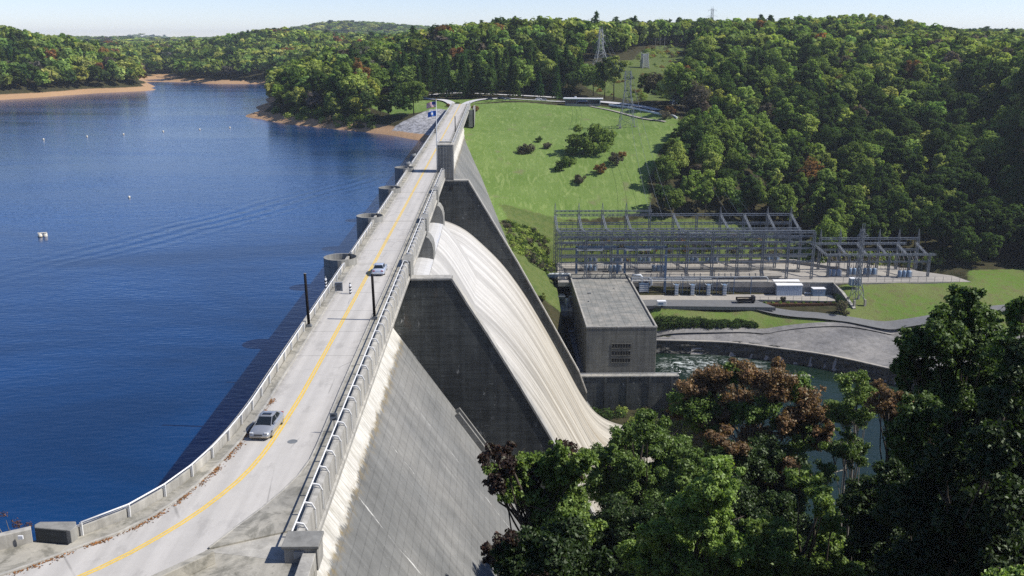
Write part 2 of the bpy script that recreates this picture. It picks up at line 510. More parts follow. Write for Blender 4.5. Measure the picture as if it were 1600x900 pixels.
def H(X, Y):
    X = np.atleast_1d(np.asarray(X, float)); Y = np.atleast_1d(np.asarray(Y, float))
    out = np.empty(X.shape); xf = X.ravel(); yf = Y.ravel(); of = out.ravel()
    for i in range(0, len(xf), 20000):
        q = np.stack([xf[i:i + 20000], yf[i:i + 20000]], 1)
        of[i:i + 20000] = _ker(q, CP) @ WT[:_n] + WT[_n]
    Z = of.reshape(X.shape)
    land = Z > -11
    Z = Z + np.where(land, wob(X, Y), 0)
    Z = np.where(in_poly(X, Y, RIVERCUT), np.minimum(Z, -68), Z)
    for p, z in PADS: Z = np.where(in_poly(X, Y, p), np.minimum(Z, z), Z)
    Z = np.where(in_poly(X, Y, DAMBOX), np.minimum(Z, -3), Z)
    return Z


def H1(x, y): return float(H(x, y)[0])


def hit(x, y, tmin=40, tmax=3000):
    """where the sight line through a point of the photograph meets the ground"""
    d = ray(x, y); d = d / np.linalg.norm(d)
    t = tmin * (tmax / tmin) ** np.linspace(0, 1, 600)
    P = CAM + t[:, None] * d
    below = P[:, 2] < np.maximum(H(P[:, 0], P[:, 1]), -1e3)
    if not below.any(): return P[-1]
    i = int(np.argmax(below))
    a, b = t[max(i - 1, 0)], t[i]
    for _ in range(14):
        m = .5 * (a + b); p = CAM + m * d
        if p[2] < H1(p[0], p[1]): b = m
        else: a = m
    return CAM + b * d


def axis(parts):
    out = []
    for a, b, s in parts:
        n = max(1, int(round(abs(b - a) / s)))
        out += list(np.linspace(a, b, n, endpoint=False))
    out.append(parts[-1][1])
    return np.array(out)


gx = axis([(-9000, -2000, 500), (-2000, -800, 100), (-800, -150, 9), (-150, 230, 2), (230, 560, 7), (560, 1200, 30), (1200, 3000, 150), (3000, 9000, 600)])
gy = axis([(-1500, -100, 120), (-100, 30, 7), (30, 620, 2), (620, 1100, 7), (1100, 1600, 18), (1600, 3600, 70), (3600, 9500, 300)])
GX, GY = np.meshgrid(gx, gy)
GZ = H(GX, GY)

# areas of the ground, surveyed along the sight lines onto the terrain
def area(px): return [tuple(hit(x, y)[:2]) for x, y in px]


MEADOW = area([(738, 163), (800, 160), (880, 165), (940, 166), (1000, 172), (1058, 182), (1066, 196), (1052, 214), (1030, 235), (1022, 262), (1010, 285), (1016, 310), (1010, 332), (960, 338), (905, 342), (872, 345), (868, 372), (840, 350), (808, 345)]) + [(12, 340), (5, 369), (2, 393), (0, 410), (-1, 440), (0, 480), (0, 530)]
LAWN = area([(566, 163), (592, 156), (640, 152), (690, 154), (712, 156), (735, 155), (800, 155), (868, 156), (868, 160), (738, 162)]) + [(2, 510), (-4, 508), (-9, 500)] + area([(680, 172), (640, 178), (615, 180), (590, 172)])
RIPRAP = area([(672, 171), (690, 170)]) + [(-3, 500), (-3, 436)] + area([(655, 209), (640, 207), (612, 203), (640, 185)])
CUT = area([(902, 112), (938, 104), (990, 94), (1010, 76), (1066, 72), (1074, 92), (1060, 122), (1054, 158), (990, 158), (940, 148), (915, 135)])
LOWGRASS = [(60, 297), (72, 298), (104, 297), (110, 296), (134, 293), (137, 311), (150, 314), (186, 316), (192, 328), (240, 332), (240, 300), (235, 262), (190, 262), (150, 282), (106, 285), (66, 285)]
GRAVEL = [(68, 284.5), (106, 285), (150, 282.5), (152, 262), (134, 252), (120, 263), (104, 272), (68, 281)]
SCRUBZONE = [(30, 332), (140, 342), (146, 366), (118, 376), (60, 366), (20, 368)]
GAPGRASS = [(22, 294), (42, 294), (42, 346), (18, 346)]
BANK = area([(808, 345), (840, 350), (868, 372), (868, 395), (830, 395), (812, 388)])
def soft_area(x, y, poly, wd=5.0):
    """0.5 on the outline, 1 well inside, 0 well outside"""
    P = np.array(poly, float); lo = P.min(0) - 2 * wd; hi = P.max(0) + 2 * wd
    k = (x > lo[0]) & (x < hi[0]) & (y > lo[1]) & (y < hi[1]); out = np.zeros(len(x)); xs, ys = x[k], y[k]
    d = np.full(len(xs), 1e9)
    for i in range(len(P)):
        a = P[i]; b = P[(i + 1) % len(P)]; ab = b - a; t = np.clip(((xs - a[0]) * ab[0] + (ys - a[1]) * ab[1]) / (ab @ ab + 1e-9), 0, 1)
        d = np.minimum(d, np.hypot(xs - a[0] - t * ab[0], ys - a[1] - t * ab[1]))
    out[k] = np.clip(.5 + np.where(in_poly(xs, ys, poly), d, -d) / (2 * wd), 0, 1)
    return out


def build_ground():
    ny, nx = GX.shape
    V = np.stack([GX.ravel(), GY.ravel(), GZ.ravel()], 1)
    idx = np.arange(ny * nx).reshape(ny, nx)
    Fq = np.stack([idx[:-1, :-1].ravel(), idx[:-1, 1:].ravel(), idx[1:, 1:].ravel(), idx[1:, :-1].ravel()], 1)
    me = bpy.data.meshes.new('ground')
    me.vertices.add(len(V)); me.vertices.foreach_set('co', V.astype(np.float32).ravel())
    me.loops.add(Fq.size); me.loops.foreach_set('vertex_index', Fq.astype(np.int32).ravel())
    me.polygons.add(len(Fq)); me.polygons.foreach_set('loop_start', np.arange(0, Fq.size, 4, dtype=np.int32))
    me.polygons.foreach_set('loop_total', np.full(len(Fq), 4, np.int32))
    me.polygons.foreach_set('use_smooth', [True] * len(Fq))
    x, y, z = V.T
    grass = np.maximum(soft_area(x, y, MEADOW), soft_area(x, y, LAWN, 3))
    low = soft_area(x, y, LOWGRASS, 3)
    rough = np.maximum.reduce([soft_area(x, y, CUT), soft_area(x, y, BANK, 3), soft_area(x, y, SCRUBZONE, 4), soft_area(x, y, GAPGRASS, 3)])
    stone = soft_area(x, y, RIPRAP, 3)
    grav = soft_area(x, y, GRAVEL, 3)
    for nm, a in (('grass', grass), ('lowgrass', low), ('rough', rough), ('stone', stone), ('gravel', grav)):
        at = me.attributes.new(nm, 'FLOAT', 'POINT'); at.data.foreach_set('value', a.astype(np.float32))
    me.update()
    g = G('ground', 0.95, 0.1); P = g.pos(); px, py_, pzv = g.xyz(P)
    n1 = g.noise(P, .05, 5, .6); n2 = g.noise(P, .4, 5, .65); n3 = g.noise(P, 2.5, 4, .7)
    jit = g.ma('MULTIPLY', g.ma('SUBTRACT', n2, .5), .7)

    def mask(nm): return g.mr(g.ma('ADD', g.attr(nm), jit), .42, .58)
    # forest floor
    c = g.mix(g.mr(n2, .35, .65), (.030, .032, .014), (.060, .050, .026))
    c = g.mix(g.mr(n3, .55, .7), c, (.035, .055, .016))
    # the lake shore: bare clay below the old water line
    shore = g.ma('MULTIPLY', g.mr(g.ma('ADD', pzv, g.ma('MULTIPLY', jit, 1.8)), -9.2, -9.9), g.mr(px, -3, -5))
    sand = g.mix(g.mr(n3, .35, .65), (.42, .27, .15), (.30, .19, .11))
    sand = g.mix(g.mr(g.vor(P, .8), .25, .05), sand, (.36, .30, .23))
    c = g.mix(shore, c, sand)
    # meadow with mowing streaks
    st = g.noise(g.sc(P, (.55, .12, .2)), 1.0, 4, .6, 1.2)
    gr = g.mix(g.mr(n1, .35, .65), (.105, .170, .036), (.140, .205, .054))
    gr = g.mix(g.mr(st, .5, .68), gr, (.19, .25, .080))
    gr = g.mix(g.mr(n2, .6, .75), gr, (.085, .145, .030))
    gr = g.mix(g.mr(g.noise(P, .09, 3), .62, .72), gr, (.15, .17, .07))
    gr = g.mul(gr, g.mr(n3, .25, .75, .82, 1.16))
    c = g.mix(mask('grass'), c, gr)
    lg = g.mix(g.mr(n1, .4, .6), (.105, .17, .032), (.135, .165, .052))
    lg = g.mix(g.mr(n2, .5, .7), lg, (.13, .125, .055))
    lg = g.mul(lg, g.mr(n3, .25, .75, .75, 1.2))
    c = g.mix(mask('lowgrass'), c, lg)
    rg = g.mix(g.mr(n2, .35, .65), (.078, .118, .030), (.125, .15, .048))
    c = g.mix(mask('rough'), c, g.mul(rg, g.mr(n3, .25, .75, .6, 1.25)))
    vv = g.vor(P, .9, out='Color'); vx = g.xyz(vv)[0]
    c = g.mix(mask('stone'), c, g.mul(g.mix(0.0, (.30, .30, .31), (0, 0, 0)), g.mr(vx, 0, 1, .5, 1.35)))
    gv = g.mul(g.mix(g.mr(n1, .4, .6), (.33, .31, .29), (.27, .26, .25)), g.mr(n3, .2, .8, .75, 1.2))
    c = g.mix(mask('gravel'), c, gv)
    g.bump(g.ma('ADD', n3, g.ma('MULTIPLY', n2, 2.0)), .5, .35)
    me.materials.append(g.color(c))
    o = bpy.data.objects.new('ground', me); link(o); tag(o, kind='structure')


build_ground()

# ------------------------------------------------------------------ water
def watermat(name, deep, rough, scale, amp, lake=True):
    g = G(name, rough, 0.5); g.b.inputs['IOR'].default_value = 1.33
    P = g.pos(); x, y, z = g.xyz(P)
    wind = g.noise(g.sc(P, (.008, .022, 1)), 1.0, 5, .6, .6)
    w1 = g.noise(g.sc(P, (.8, 1.7, 1)), scale, 2, .5); w2 = g.noise(g.sc(P, (.35, .9, 1)), scale * .35, 2, .5)
    h = g.ma('ADD', w1, g.ma('MULTIPLY', w2, 1.2 if lake else 1.0))
    c = g.mix(g.mr(wind, .36, .64), tuple(k * .72 for k in deep), tuple(k * 1.45 for k in deep))
    amp_s = g.mr(wind, .38, .62, .55, 1.25)
    if lake:
        # ripples of a passed boat: parallel crests along a line over the water
        a = pz(40, 425, -13); b = pz(640, 262, -13); d = (b - a)[:2]; L = np.linalg.norm(d); d = d / L; nn = np.array([-d[1], d[0]])
        s = g.ma('ADD', g.ma('MULTIPLY', x, float(nn[0])), g.ma('MULTIPLY', y, float(nn[1])))
        s = g.ma('SUBTRACT', s, float(a[:2] @ nn)); s = g.ma('ADD', s, g.ma('MULTIPLY', g.ma('SUBTRACT', wind, .5), 14.0))
        wav = g.ma('SINE', g.ma('MULTIPLY', s, 1.25), 0)
        msk = g.ma('MULTIPLY', g.mr(s, -13, -4), g.mr(s, 13, 4))
        al = g.ma('ADD', g.ma('MULTIPLY', x, float(d[0])), g.ma('MULTIPLY', y, float(d[1])))
        al = g.ma('SUBTRACT', al, float(a[:2] @ d)); msk = g.ma('MULTIPLY', msk, g.ma('MULTIPLY', g.mr(al, -20, 50), g.mr(al, L + 10, L - 80)))
        h = g.ma('ADD', h, g.ma('MULTIPLY', g.ma('MULTIPLY', wav, msk), .6))
    else:
        g.b.inputs['Specular IOR Level'].default_value = .28
        f1 = g.noise(g.sc(P, (.35, .5, 1)), 1.0, 6, .75, 1.5)
        dx = g.ma('DIVIDE', g.ma('SUBTRACT', x, 84.0), 17.0); dy = g.ma('DIVIDE', g.ma('SUBTRACT', y, 270.0), 9.0)
        rr = g.ma('ADD', g.ma('MULTIPLY', dx, dx), g.ma('MULTIPLY', dy, dy))
        foam = g.ma('MULTIPLY', g.mr(f1, .50, .64), g.mr(rr, 1.6, .2))
        c = g.mix(foam, c, (.62, .66, .64)); g.put(g.b.inputs['Roughness'], g.mr(foam, 0, 1, rough, .8))
        h = g.ma('ADD', h, g.ma('MULTIPLY', f1, .6))
    nd = g.bump(h, 1.0, amp); g.put(nd.inputs['Strength'], amp_s)
    return g.color(c)


WATER = watermat('lake_water', (.0022, .031, .105), .14, .75, .075)
RIVER = watermat('river_water', (.007, .016, .010), .07, .5, .09, lake=False)
m = MB(); m.add([(-5200, -800, -13), (-3.9, -800, -13), (-3.9, 4200, -13), (-5200, 4200, -13)], [(0, 1, 2, 3)])
tag(m.build('lake', WATER), kind='structure')
m = MB(); m.add([(73.2, 60, -64.6), (600, 60, -64.6), (600, 240, -64.6), (160, 250, -64.6), (120, 284, -64.6), (66.8, 290, -64.6), (66.8, 259.5, -64.6), (73.2, 259.5, -64.6)], [(0, 1, 2, 3, 4, 5, 6, 7)])
tag(m.build('river', RIVER), kind='structure')

# ------------------------------------------------------------------ concrete of the dam
DECK = concrete('deck_concrete', (.43, .43, .42), .8, streak=.35, axis='y', grain=.06)
WALK = concrete('walkway_concrete', (.40, .385, .34), .55, streak=.3, axis='y', stain=.75)
PARA = concrete('parapet_concrete', (.44, .43, .40), .68, streak=.7, stain=.25)
PIERC = concrete('pier_concrete', (.30, .30, .285), .6, lift=1.5, streak=.6)
DARK = concrete('training_wall_concrete', (.115, .125, .126), .38, lift=1.52, joint=None, streak=.75, white=1.0, grain=.22, rust=.3, board=.5).m
POWERC = concrete('powerhouse_concrete', (.225, .225, .205), .6, lift=1.25, streak=.6, grain=.16, board=.3).m
ROOFC0 = concrete('roof_deck', (.24, .245, .235), .6, streak=.4, axis='x', grain=.14)
g = CHUTE = G('chute_concrete', .85, .2); P = g.pos(); x, y, z = g.xyz(P)
def _rib(sx, sy): return g.noise(g.sc(P, (sx, sy, sx)), 1.0, 4, .6)
a1, a2, a3 = _rib(.012, .14), _rib(.02, .55), _rib(.05, 2.6)
f = g.ma('MULTIPLY', g.ma('MULTIPLY', g.mr(a1, .40, .60, 1.08, .80), g.mr(a2, .40, .62, 1.06, .82)), g.mr(a3, .35, .65, 1.06, .86))
f = g.ma('MULTIPLY', f, g.mr(g.noise(P, .7, 5, .7), .25, .75, .9, 1.07))
c = g.mix(g.mr(z, -16, -40), (.49, .478, .45), (.43, .40, .335))
c = g.mix(g.ma('MULTIPLY', g.mr(a2, .52, .66, 0, .6), g.mr(z, -18, -45)), c, (.30, .24, .15))
gro = g.ma('MULTIPLY', g.mr(g.noise(g.sc(P, (.02, .8, .02)), 1.3, 2, .5), .56, .61), g.mr(z, -20, -34))
c = g.mix(g.ma('MULTIPLY', gro, .6), c, (.20, .185, .15))
g.bump(a3, .3, .05); g.color(g.mul(c, f))
g = ROOFC = G('roof_panels', .9, .1); P = g.pos(); x, y, z = g.xyz(P)
n1 = g.noise(P, .25, 5, .65); n2 = g.noise(g.sc(P, (.25, 1.4, 1)), 1.0, 5, .7); n3 = g.noise(g.sc(P, (1.4, .2, 1)), 1.0, 4, .7)
f = g.ma('MULTIPLY', g.mr(n1, .3, .7, .7, 1.15), g.mr(n2, .3, .7, .78, 1.2)); f = g.ma('MULTIPLY', f, g.mr(n3, .3, .7, .85, 1.12))
f = g.ma('MULTIPLY', f, g.ma('SUBTRACT', 1.0, g.ma('MULTIPLY', g.ma('MAXIMUM', g.line(x, 1.9, .13), g.line(y, 3.1, .13)), .3)))
g.color(g.mul(g.mix(g.mr(n1, .4, .6), (.235, .24, .225), (.26, .25, .225)), f))
DECK, WALK, PARA, PIERC, ROOFC, CHUTE = DECK.m, WALK.m, PARA.m, PIERC.m, ROOFC.m, CHUTE.m


def facemat():
    g = G('dam_face', .88, .15); P = g.pos(); x, y, z = g.xyz(P)
    big = g.noise(P, .06, 5, .6); mid = g.noise(P, .5, 6, .65); fine = g.noise(P, 6.0, 4, .7)
    st = g.noise(g.sc(P, (.05, 1.1, .05)), 1.0, 5, .6); st2 = g.noise(g.sc(P, (.12, 4.0, .12)), 1.0, 4, .6)
    f = g.mr(big, .3, .7, .74, 1.12)
    f = g.ma('MULTIPLY', f, g.mr(mid, .25, .75, .82, 1.13))
    f = g.ma('MULTIPLY', f, g.mr(st, .35, .65, 1.1, .84)); f = g.ma('MULTIPLY', f, g.mr(st2, .3, .7, 1.05, .95))
    f = g.ma('MULTIPLY', f, g.mr(fine, .2, .8, .9, 1.1))
    ll = g.line(g.ma('ADD', z, g.ma('MULTIPLY', g.ma('SUBTRACT', mid, .5), .12)), 1.05, .07)
    f = g.ma('MULTIPLY', f, g.ma('SUBTRACT', 1.0, g.ma('MULTIPLY', ll, g.mr(st2, .3, .7, .05, .32))))
    lj = g.line(y, 4.3, .07)
    f = g.ma('MULTIPLY', f, g.ma('SUBTRACT', 1.0, g.ma('MULTIPLY', lj, g.mr(mid, .3, .7, .02, .25))))
    c = g.mul(g.mix(g.mr(big, .4, .6), (.185, .188, .182), (.198, .196, .184)), f)
    # lime washed out along construction joints and from pin holes
    wj = g.ma('MULTIPLY', g.line(g.ma('ADD', y, g.ma('MULTIPLY', mid, .5)), 17.0, .2), g.mr(g.noise(g.sc(P, (.22, 1, .22)), 1.0, 6, .8), .52, .60))
    sp = g.ma('MULTIPLY', g.mr(g.noise(g.sc(P, (1.0, 2.2, 1.0)), .8, 6, .85), .655, .70), .8)
    c = g.mix(g.ma('MULTIPLY', g.ma('MAXIMUM', wj, sp), .85), c, (.58, .58, .55))
    zz = g.ma('ADD', z, g.ma('ADD', g.ma('MULTIPLY', g.ma('SUBTRACT', mid, .5), 1.2), g.ma('MULTIPLY', g.ma('SUBTRACT', st2, .5), 1.6)))
    band = g.mr(zz, -11.25, -10.95)
    rim = g.ma('MULTIPLY', g.ma('MULTIPLY', g.mr(zz, -12.1, -11.3), g.mr(zz, -10.6, -11.2)), g.mr(g.noise(P, .9, 5, .7), .45, .6))
    wc = g.mul(g.mix(g.mr(st2, .4, .65), (.60, .585, .54), (.40, .385, .335)), g.mr(mid, .25, .75, .72, 1.1))
    c = g.mix(band, c, wc)
    c = g.mix(g.ma('MULTIPLY', rim, .75), c, (.21, .16, .075))
    g.bump(g.ma('ADD', fine, g.ma('ADD', mid, g.ma('MULTIPLY', ll, -.6))), .3, .04)
    return g.color(c)


FACE = facemat()
g = GATEW = G('gate_plate', .6, .3); P = g.pos(); a1 = g.noise(g.sc(P, (.9, .05, .9)), 1.0, 4, .6); a2 = g.noise(g.sc(P, (.3, 1.6, .3)), 1.0, 4, .7)
GATEW = g.color(g.mul(g.mix(g.mr(a1, .54, .66), (.54, .535, .52), (.43, .46, .53)), g.mr(a2, .3, .7, .82, 1.08)))
GRATE = flat('weathered_steel', (.16, .17, .175), .6, .4)
RAILW = flat('white_rail_paint', (.72, .72, .70), .5, .4, var=.18)
STEEL = flat('galvanised_steel', (.175, .195, .22), .55, .4, var=.2)
STEELB = flat('blue_grey_steel', (.085, .14, .235), .5, .4, var=.2)
TANKB = flat('equipment_blue_paint', (.16, .235, .34), .45, .4, var=.22)
TANKW = flat('equipment_pale_paint', (.52, .55, .57), .5, .4, var=.15)
BLACK = flat('black_paint', (.012, .012, .013), .5, .4)
DKBROWN = flat('dark_pole_wood', (.014, .012, .012), .8, .1)
WHITE = flat('white_paint', (.74, .75, .76), .5, .3, var=.1)
YELLOW = flat('yellow_paint', (.66, .46, .10), .8, .2, var=.35, scale=3)
INSUL = flat('insulator_brown', (.10, .055, .035), .3, .5)
YARDC = concrete('yard_concrete', (.36, .34, .31), .72, streak=.3, grain=.12).m
ASPH = concrete('asphalt', (.155, .16, .168), .75, streak=.2, grain=.15).m
WALLD = concrete('retaining_wall_concrete', (.16, .17, .185), .6, lift=1.4, streak=.6).m
ROCKW = G('rock_wall'); _P = ROCKW.pos()
_v = ROCKW.vor(ROCKW.sc(_P, (1, 1, 1.4)), .9, out='Color')
ROCKW.bump(ROCKW.vor(_P, .9), .9, .5)
ROCKW = ROCKW.color(ROCKW.mul(ROCKW.mix(ROCKW.noise(_P, .3), (.05, .052, .05), (.085, .08, .07)), ROCKW.mr(ROCKW.xyz(_v)[0], 0, 1, .5, 1.4)))
# ------------------------------------------------------------------ the dam
Y1, Y2, YE, YN = 134.1, 236.7, 505.0, 30.0
PIERS = [136.5, 170.7, 204.9, 239.1]
XF, ZF, SL = 2.5, -8.7, 0.69
RAIL_L = smooth_poly([(-3.7, 505), (-3.7, 400), (-3.7, 300), (-3.7, 200), (-3.7, 120), (-3.7, 88), (-3.68, 79), (-4.05, 71.5), (-4.95, 65.7), (-6.15, 61.9), (-7.75, 58.9), (-9.85, 56.75)], 10)
CURB_L = smooth_poly([(-2.75, 505), (-2.75, 400), (-2.75, 300), (-2.75, 200), (-2.75, 120), (-2.75, 88), (-2.75, 79), (-3.1, 71.6), (-4.05, 65.2), (-5.35, 60.8), (-7.05, 57.7), (-9.3, 55.5), (-12.5, 52.4), (-18, 48), (-28, 42), (-40, 36)], 10)
CURB_R = smooth_poly([(3.35, 505), (3.35, 400), (3.35, 300), (3.35, 200), (3.35, 120), (3.35, 88), (3.4, 79), (3.45, 69.5), (3.15, 66.4), (2.4, 63.4), (1.25, 60.1), (-.1, 57), (-.7, 55.3), (-3.1, 50.6), (-7, 46.5), (-13, 42), (-22, 36), (-34, 30)], 10)
YEL = smooth_poly([(0.2, 505), (0.2, 300), (0.1, 150), (0, 92), (-.15, 79), (-.75, 68.3), (-2.5, 61.3), (-5.0, 56.0), (-7.7, 52.2), (-12.5, 47.6), (-20, 42.2), (-34, 34)], 10)


def offset(poly, d):
    P = np.array(poly); t = np.gradient(P, axis=0); t /= np.linalg.norm(t, axis=1)[:, None]
    return P + np.stack([-t[:, 1], t[:, 0]], 1) * d      # to the left of travel


def offn(poly, d): return offset(poly, d)


dam = thing('dam', 'long grey concrete dam with a road along its crest between lake and valley', 'dam', (0, 0, 0))
# body of the two solid stretches
prof = [(-4.25, -75), (-4.25, -1.5), (XF, -1.5), (XF, ZF), (XF + SL * 66, ZF - 66)]
m = MB(); m.prism_y(prof, YN, Y1 + .12, 30); m.build('downstream_face', FACE, dam)
m = MB(); m.prism_y(prof, Y2 + 1.9, YE, 60); m.build('downstream_face', FACE, dam)
# raised drain kerb where the face meets the training wall
m = MB()
for o_, h_ in ((0, .9), (2.0, .9)):
    m.bar((XF + SL * 14 + .2, Y1 - .35 - o_, ZF - 14 + .2), (XF + SL * 40 + .2, Y1 - .35 - o_, ZF - 40 + .2), .5, 1.1)
m.build('drain_kerb', PIERC, dam)
# crest slab with its fascia: follows both kerbs
m = MB()
A_ = resample(RAIL_L, 150); A_ = offset(A_, -.55); Bp = [(5.5, 505), (5.5, 53.6)]
q = resample(Bp, 150)
m.slab([tuple(p) for p in A_], [tuple(p) for p in q], -1.5, -.02)
m.build('crest_slab', PARA, dam)
# wider abutment apron at the near end
m = MB(); m.prism_z([(5.2, 62), (-8.5, 60), (-10.4, 57.2), (-14.6, 56.2), (-30, 50.5), (-44, 44), (-44, 28), (8, 28), (6.8, 53.4), (5.2, 53.4)], -1.5, -.03)
m.build('abutment_apron', WALK, dam)
# upstream wall below the curved end
m = MB()
A2 = offset(resample(RAIL_L, 150), -.5)
m.slab([tuple(p) for p in A2], [(p[0] + .8, p[1]) for p in A2], -28, -1.5)
m.prism_z([(-10.3, 57.2), (-14.6, 56.1), (-30, 50.4), (-44, 43.8), (-44, 43), (-30, 49.6), (-14.4, 55.2), (-10, 56)], -20, -1.5)
m.build('upstream_wall', PIERC, dam)
# training walls: flat shoulder, then down along the chute
tw1 = [(3.2, -60), (3.2, -1.85), (11.9, -1.85), (14.3, -5.9), (17.0, -10.3), (21.9, -18.6), (27.1, -27.9), (34.2, -41.5), (41.5, -55.5), (47, -66), (50, -72), (50, -76), (3.2, -76)]
m = MB(); m.prism_y(tw1, Y1, Y1 + 2.0); bevel(m.build('training_wall', DARK, dam), .06)
tw2 = [(3.2, -60), (3.2, -2.1), (11.6, -2.1), (17.6, -12.4), (24.2, -23.6), (32.6, -38.9), (41.0, -54.3), (43.2, -60.3), (43.6, -76), (3.2, -76)]
m = MB(); m.prism_y(tw2, Y2, Y2 + 2.0); bevel(m.build('training_wall', DARK, dam), .06)
for tw, yy in ((tw1, Y1), (tw2, Y2)):
    m = MB()
    pts = tw[1:-3] if yy == Y1 else tw[1:-2]
    for a, b in zip(pts[:-1], pts[1:]):
        m.bar((a[0], yy + 1.0, a[1] + .06), (b[0], yy + 1.0, b[1] + .06), 2.24, .28)
    m.build('wall_coping', PARA, dam)
# small square opening near the top of the far training wall
# the far wall's opening, set back in a frame
p0 = py(705, 293, Y2)
m = MB(); m.box(p0[0] - .45, p0[0] + .45, Y2 - .05, Y2 + .3, p0[2] - .5, p0[2] + .5); m.build('drain_opening', BLACK, dam)
# spillway chute: rounded crest, long slide, upturned toe
cpf = smooth_poly([(-4.2, -16), (-3, -14), (-1.4, -13.0), (0.5, -12.8), (4.6, -13.7), (9.5, -15.9), (14.3, -20.0), (19.5, -25.5), (24.6, -32.7), (29.7, -41.4), (35, -51.2), (40.3, -61.2), (44.3, -66.6), (48.6, -69.7), (54, -71.4), (62, -72)], 5)
m = MB(); n = len(cpf); ny = 24; vs_ = []; fs_ = []
for j in range(ny + 1):
    y = Y1 + 2 + (Y2 - Y1 - 2) * j / ny
    vs_ += [(x, y, z) for x, z in cpf]
for j in range(ny):
    for k in range(n - 1): fs_.append((j * n + k, (j + 1) * n + k, (j + 1) * n + k + 1, j * n + k + 1))
m.add(vs_, fs_)
chute = m.build('spillway_chute', CHUTE, dam, smooth=True, fix=False)
sd = chute.modifiers.new('thick', 'SOLIDIFY'); sd.thickness = 1.5; sd.offset = -1
# raised flow dividers and worn ridges that run down the chute
for yy, x0, x1, hh in ((Y1 + 34.2 + 2.4, 7, 56, .35), (Y1 + 68.4 + 2.4, 7, 56, .35)):
    m = MB(); pts = [(x, yy, z + .1) for x, z in cpf if x0 <= x <= x1]
    m.tube(pts, .34, 6); m.build('flow_divider', CHUTE, dam, smooth=True)
# piers with hollow rounded noses on the lake side
for i, yc in enumerate(PIERS):
    down = [(-4.3, -40), (-4.3, -1.52), (5.2, -1.52), (5.25, -2.2), (6.2, -2.75), (6.75, -3.7), (7.02, -5.0), (7.05, -14.4), (5, -16), (2, -40)]
    m = MB(); m.prism_y(down, yc - 2.35, yc + 2.35)
    bevel(m.build('pier', PIERC, dam), .08)
    m = MB(); m.box(4.55, 5.85, yc - 2.4, yc + 2.4, -2.25, .95); m.box(4.75, 5.65, yc - 2.1, yc - 1.0, .95, 1.0)
    m.build('pier_post', PARA if False else PIERC, dam)
    nose = MB(); nn = 28; vs_ = []; fs_ = []
    rings = [(2.45, -30), (2.45, 1.15), (2.12, 1.15), (2.12, .1), (0.02, .1)]
    for r_, z_ in rings:
        for k in range(nn):
            a = 2 * math.pi * k / nn
            vs_.append((-4.9 + r_ * math.cos(a), yc + r_ * math.sin(a), z_))
    for q_ in range(len(rings) - 1):
        for k in range(nn):
            a = q_ * nn + k; b = q_ * nn + (k + 1) % nn
            # open towards the walkway
            if q_ >= 1 and q_ < 3 and vs_[a][0] > -3.6: continue
            fs_.append((a, b, b + nn, a + nn))
    nose.add(vs_, fs_)
    tag(nose.build('pier_nose', PIERC, dam, fix=False), None)
# drum gates between the piers, dark under the bridge
for a, b in zip(PIERS[:2], PIERS[1:3]):
    gp = [(.2, -7.6), (1.2, -7.0), (2.4, -6.6), (3.6, -6.4), (4.8, -6.35), (6.0, -6.5), (6.95, -6.75)]
    m = MB(); m.prism_y([(.2, -14)] + gp + [(6.95, -14.0)], a + 2.42, b - 2.42, 8)
    tag(m.build('crest_gate', GATEW, dam), 'raised pale gate plate with bluish streaks')
lipp = smooth_poly([(7.0, -6.85), (8.4, -8.3), (10.4, -11.1), (13.0, -15.6), (15.4, -19.9), (17.4, -23.6)], 5)
m = MB(); m.prism_y([(7.0, -15.5)] + [tuple(p) for p in lipp] + [(12, -22.5)], PIERS[0] - .35, PIERS[2] - 2.36, 20); m.build('chute_lip', CHUTE, dam)
for a, b in zip(PIERS[:-1], PIERS[1:]):
    m = MB(); gp = [(-3.2, -14), (-3.2, -9.2), (-2.2, -8.6), (-.9, -9.4), (.2, -11.2), (.6, -12.9)]
    m.prism_y(gp, a + 2.42, b - 2.42); m.build('crest_gate', GRATE, dam)
    m = MB(); m.box(-.2, 5.3, a + 2.42, b - 2.42, -2.3, -1.52); m.box(3.4, 4.2, a + 2.42, b - 2.42, -3.4, -2.3)
    m.build('bridge_girder', PIERC, dam)
# small hoist hoods on the lake face, past the last nose
for px_, pyy in ((640, 257), (647, 244)):
    b = pz(px_, pyy, .3)
    m = MB(); m.tube([(-4.2, b[1], -3), (-5.2, b[1], -2.2), (-5.6, b[1], -.8), (-5.2, b[1], .3), (-4.3, b[1], .5)], .7, 10)
    m.build('intake_hood', GRATE, dam, smooth=True)
# parapets
m = MB(); A_ = resample(RAIL_L, 260)
Ain = offset(A_, -.12); Aout = offset(A_, -.52)
m.slab([tuple(p) for p in Ain], [tuple(p) for p in Aout], -.02, .78)
bevel(m.build('lake_parapet', PARA, dam), .03)
m = MB()
segs = [(53.6, PIERS[0] - 2.42)] + [(a + 2.42, b - 2.42) for a, b in zip(PIERS[:-1], PIERS[1:])] + [(PIERS[3] + 2.42, YE)]
for a, b in segs:
    m.prism_y([(4.98, -.02), (4.98, .74), (5.12, .78), (5.5, .72), (5.58, -1.62), (5.5, -1.62)], a, b, max(1, int((b - a) / 12)))
m.build('valley_parapet', PARA, dam)
m = MB()
for a, b in segs: m.prism_y([(5.585, -1.75), (5.585, -1.3), (5.75, -1.36), (5.75, -1.75)], a, b)
m.build('drip_ledge', PARA, dam)
# wing wall at the far end, camera-facing and dark
b = py(731, 188, 470)
m = MB(); m.box(5.6, 8.2, 468, 469, -9, -.6); m.box(7.6, 8.3, 468, 500, -9, -.3); m.build('wing_wall', PIERC, dam)

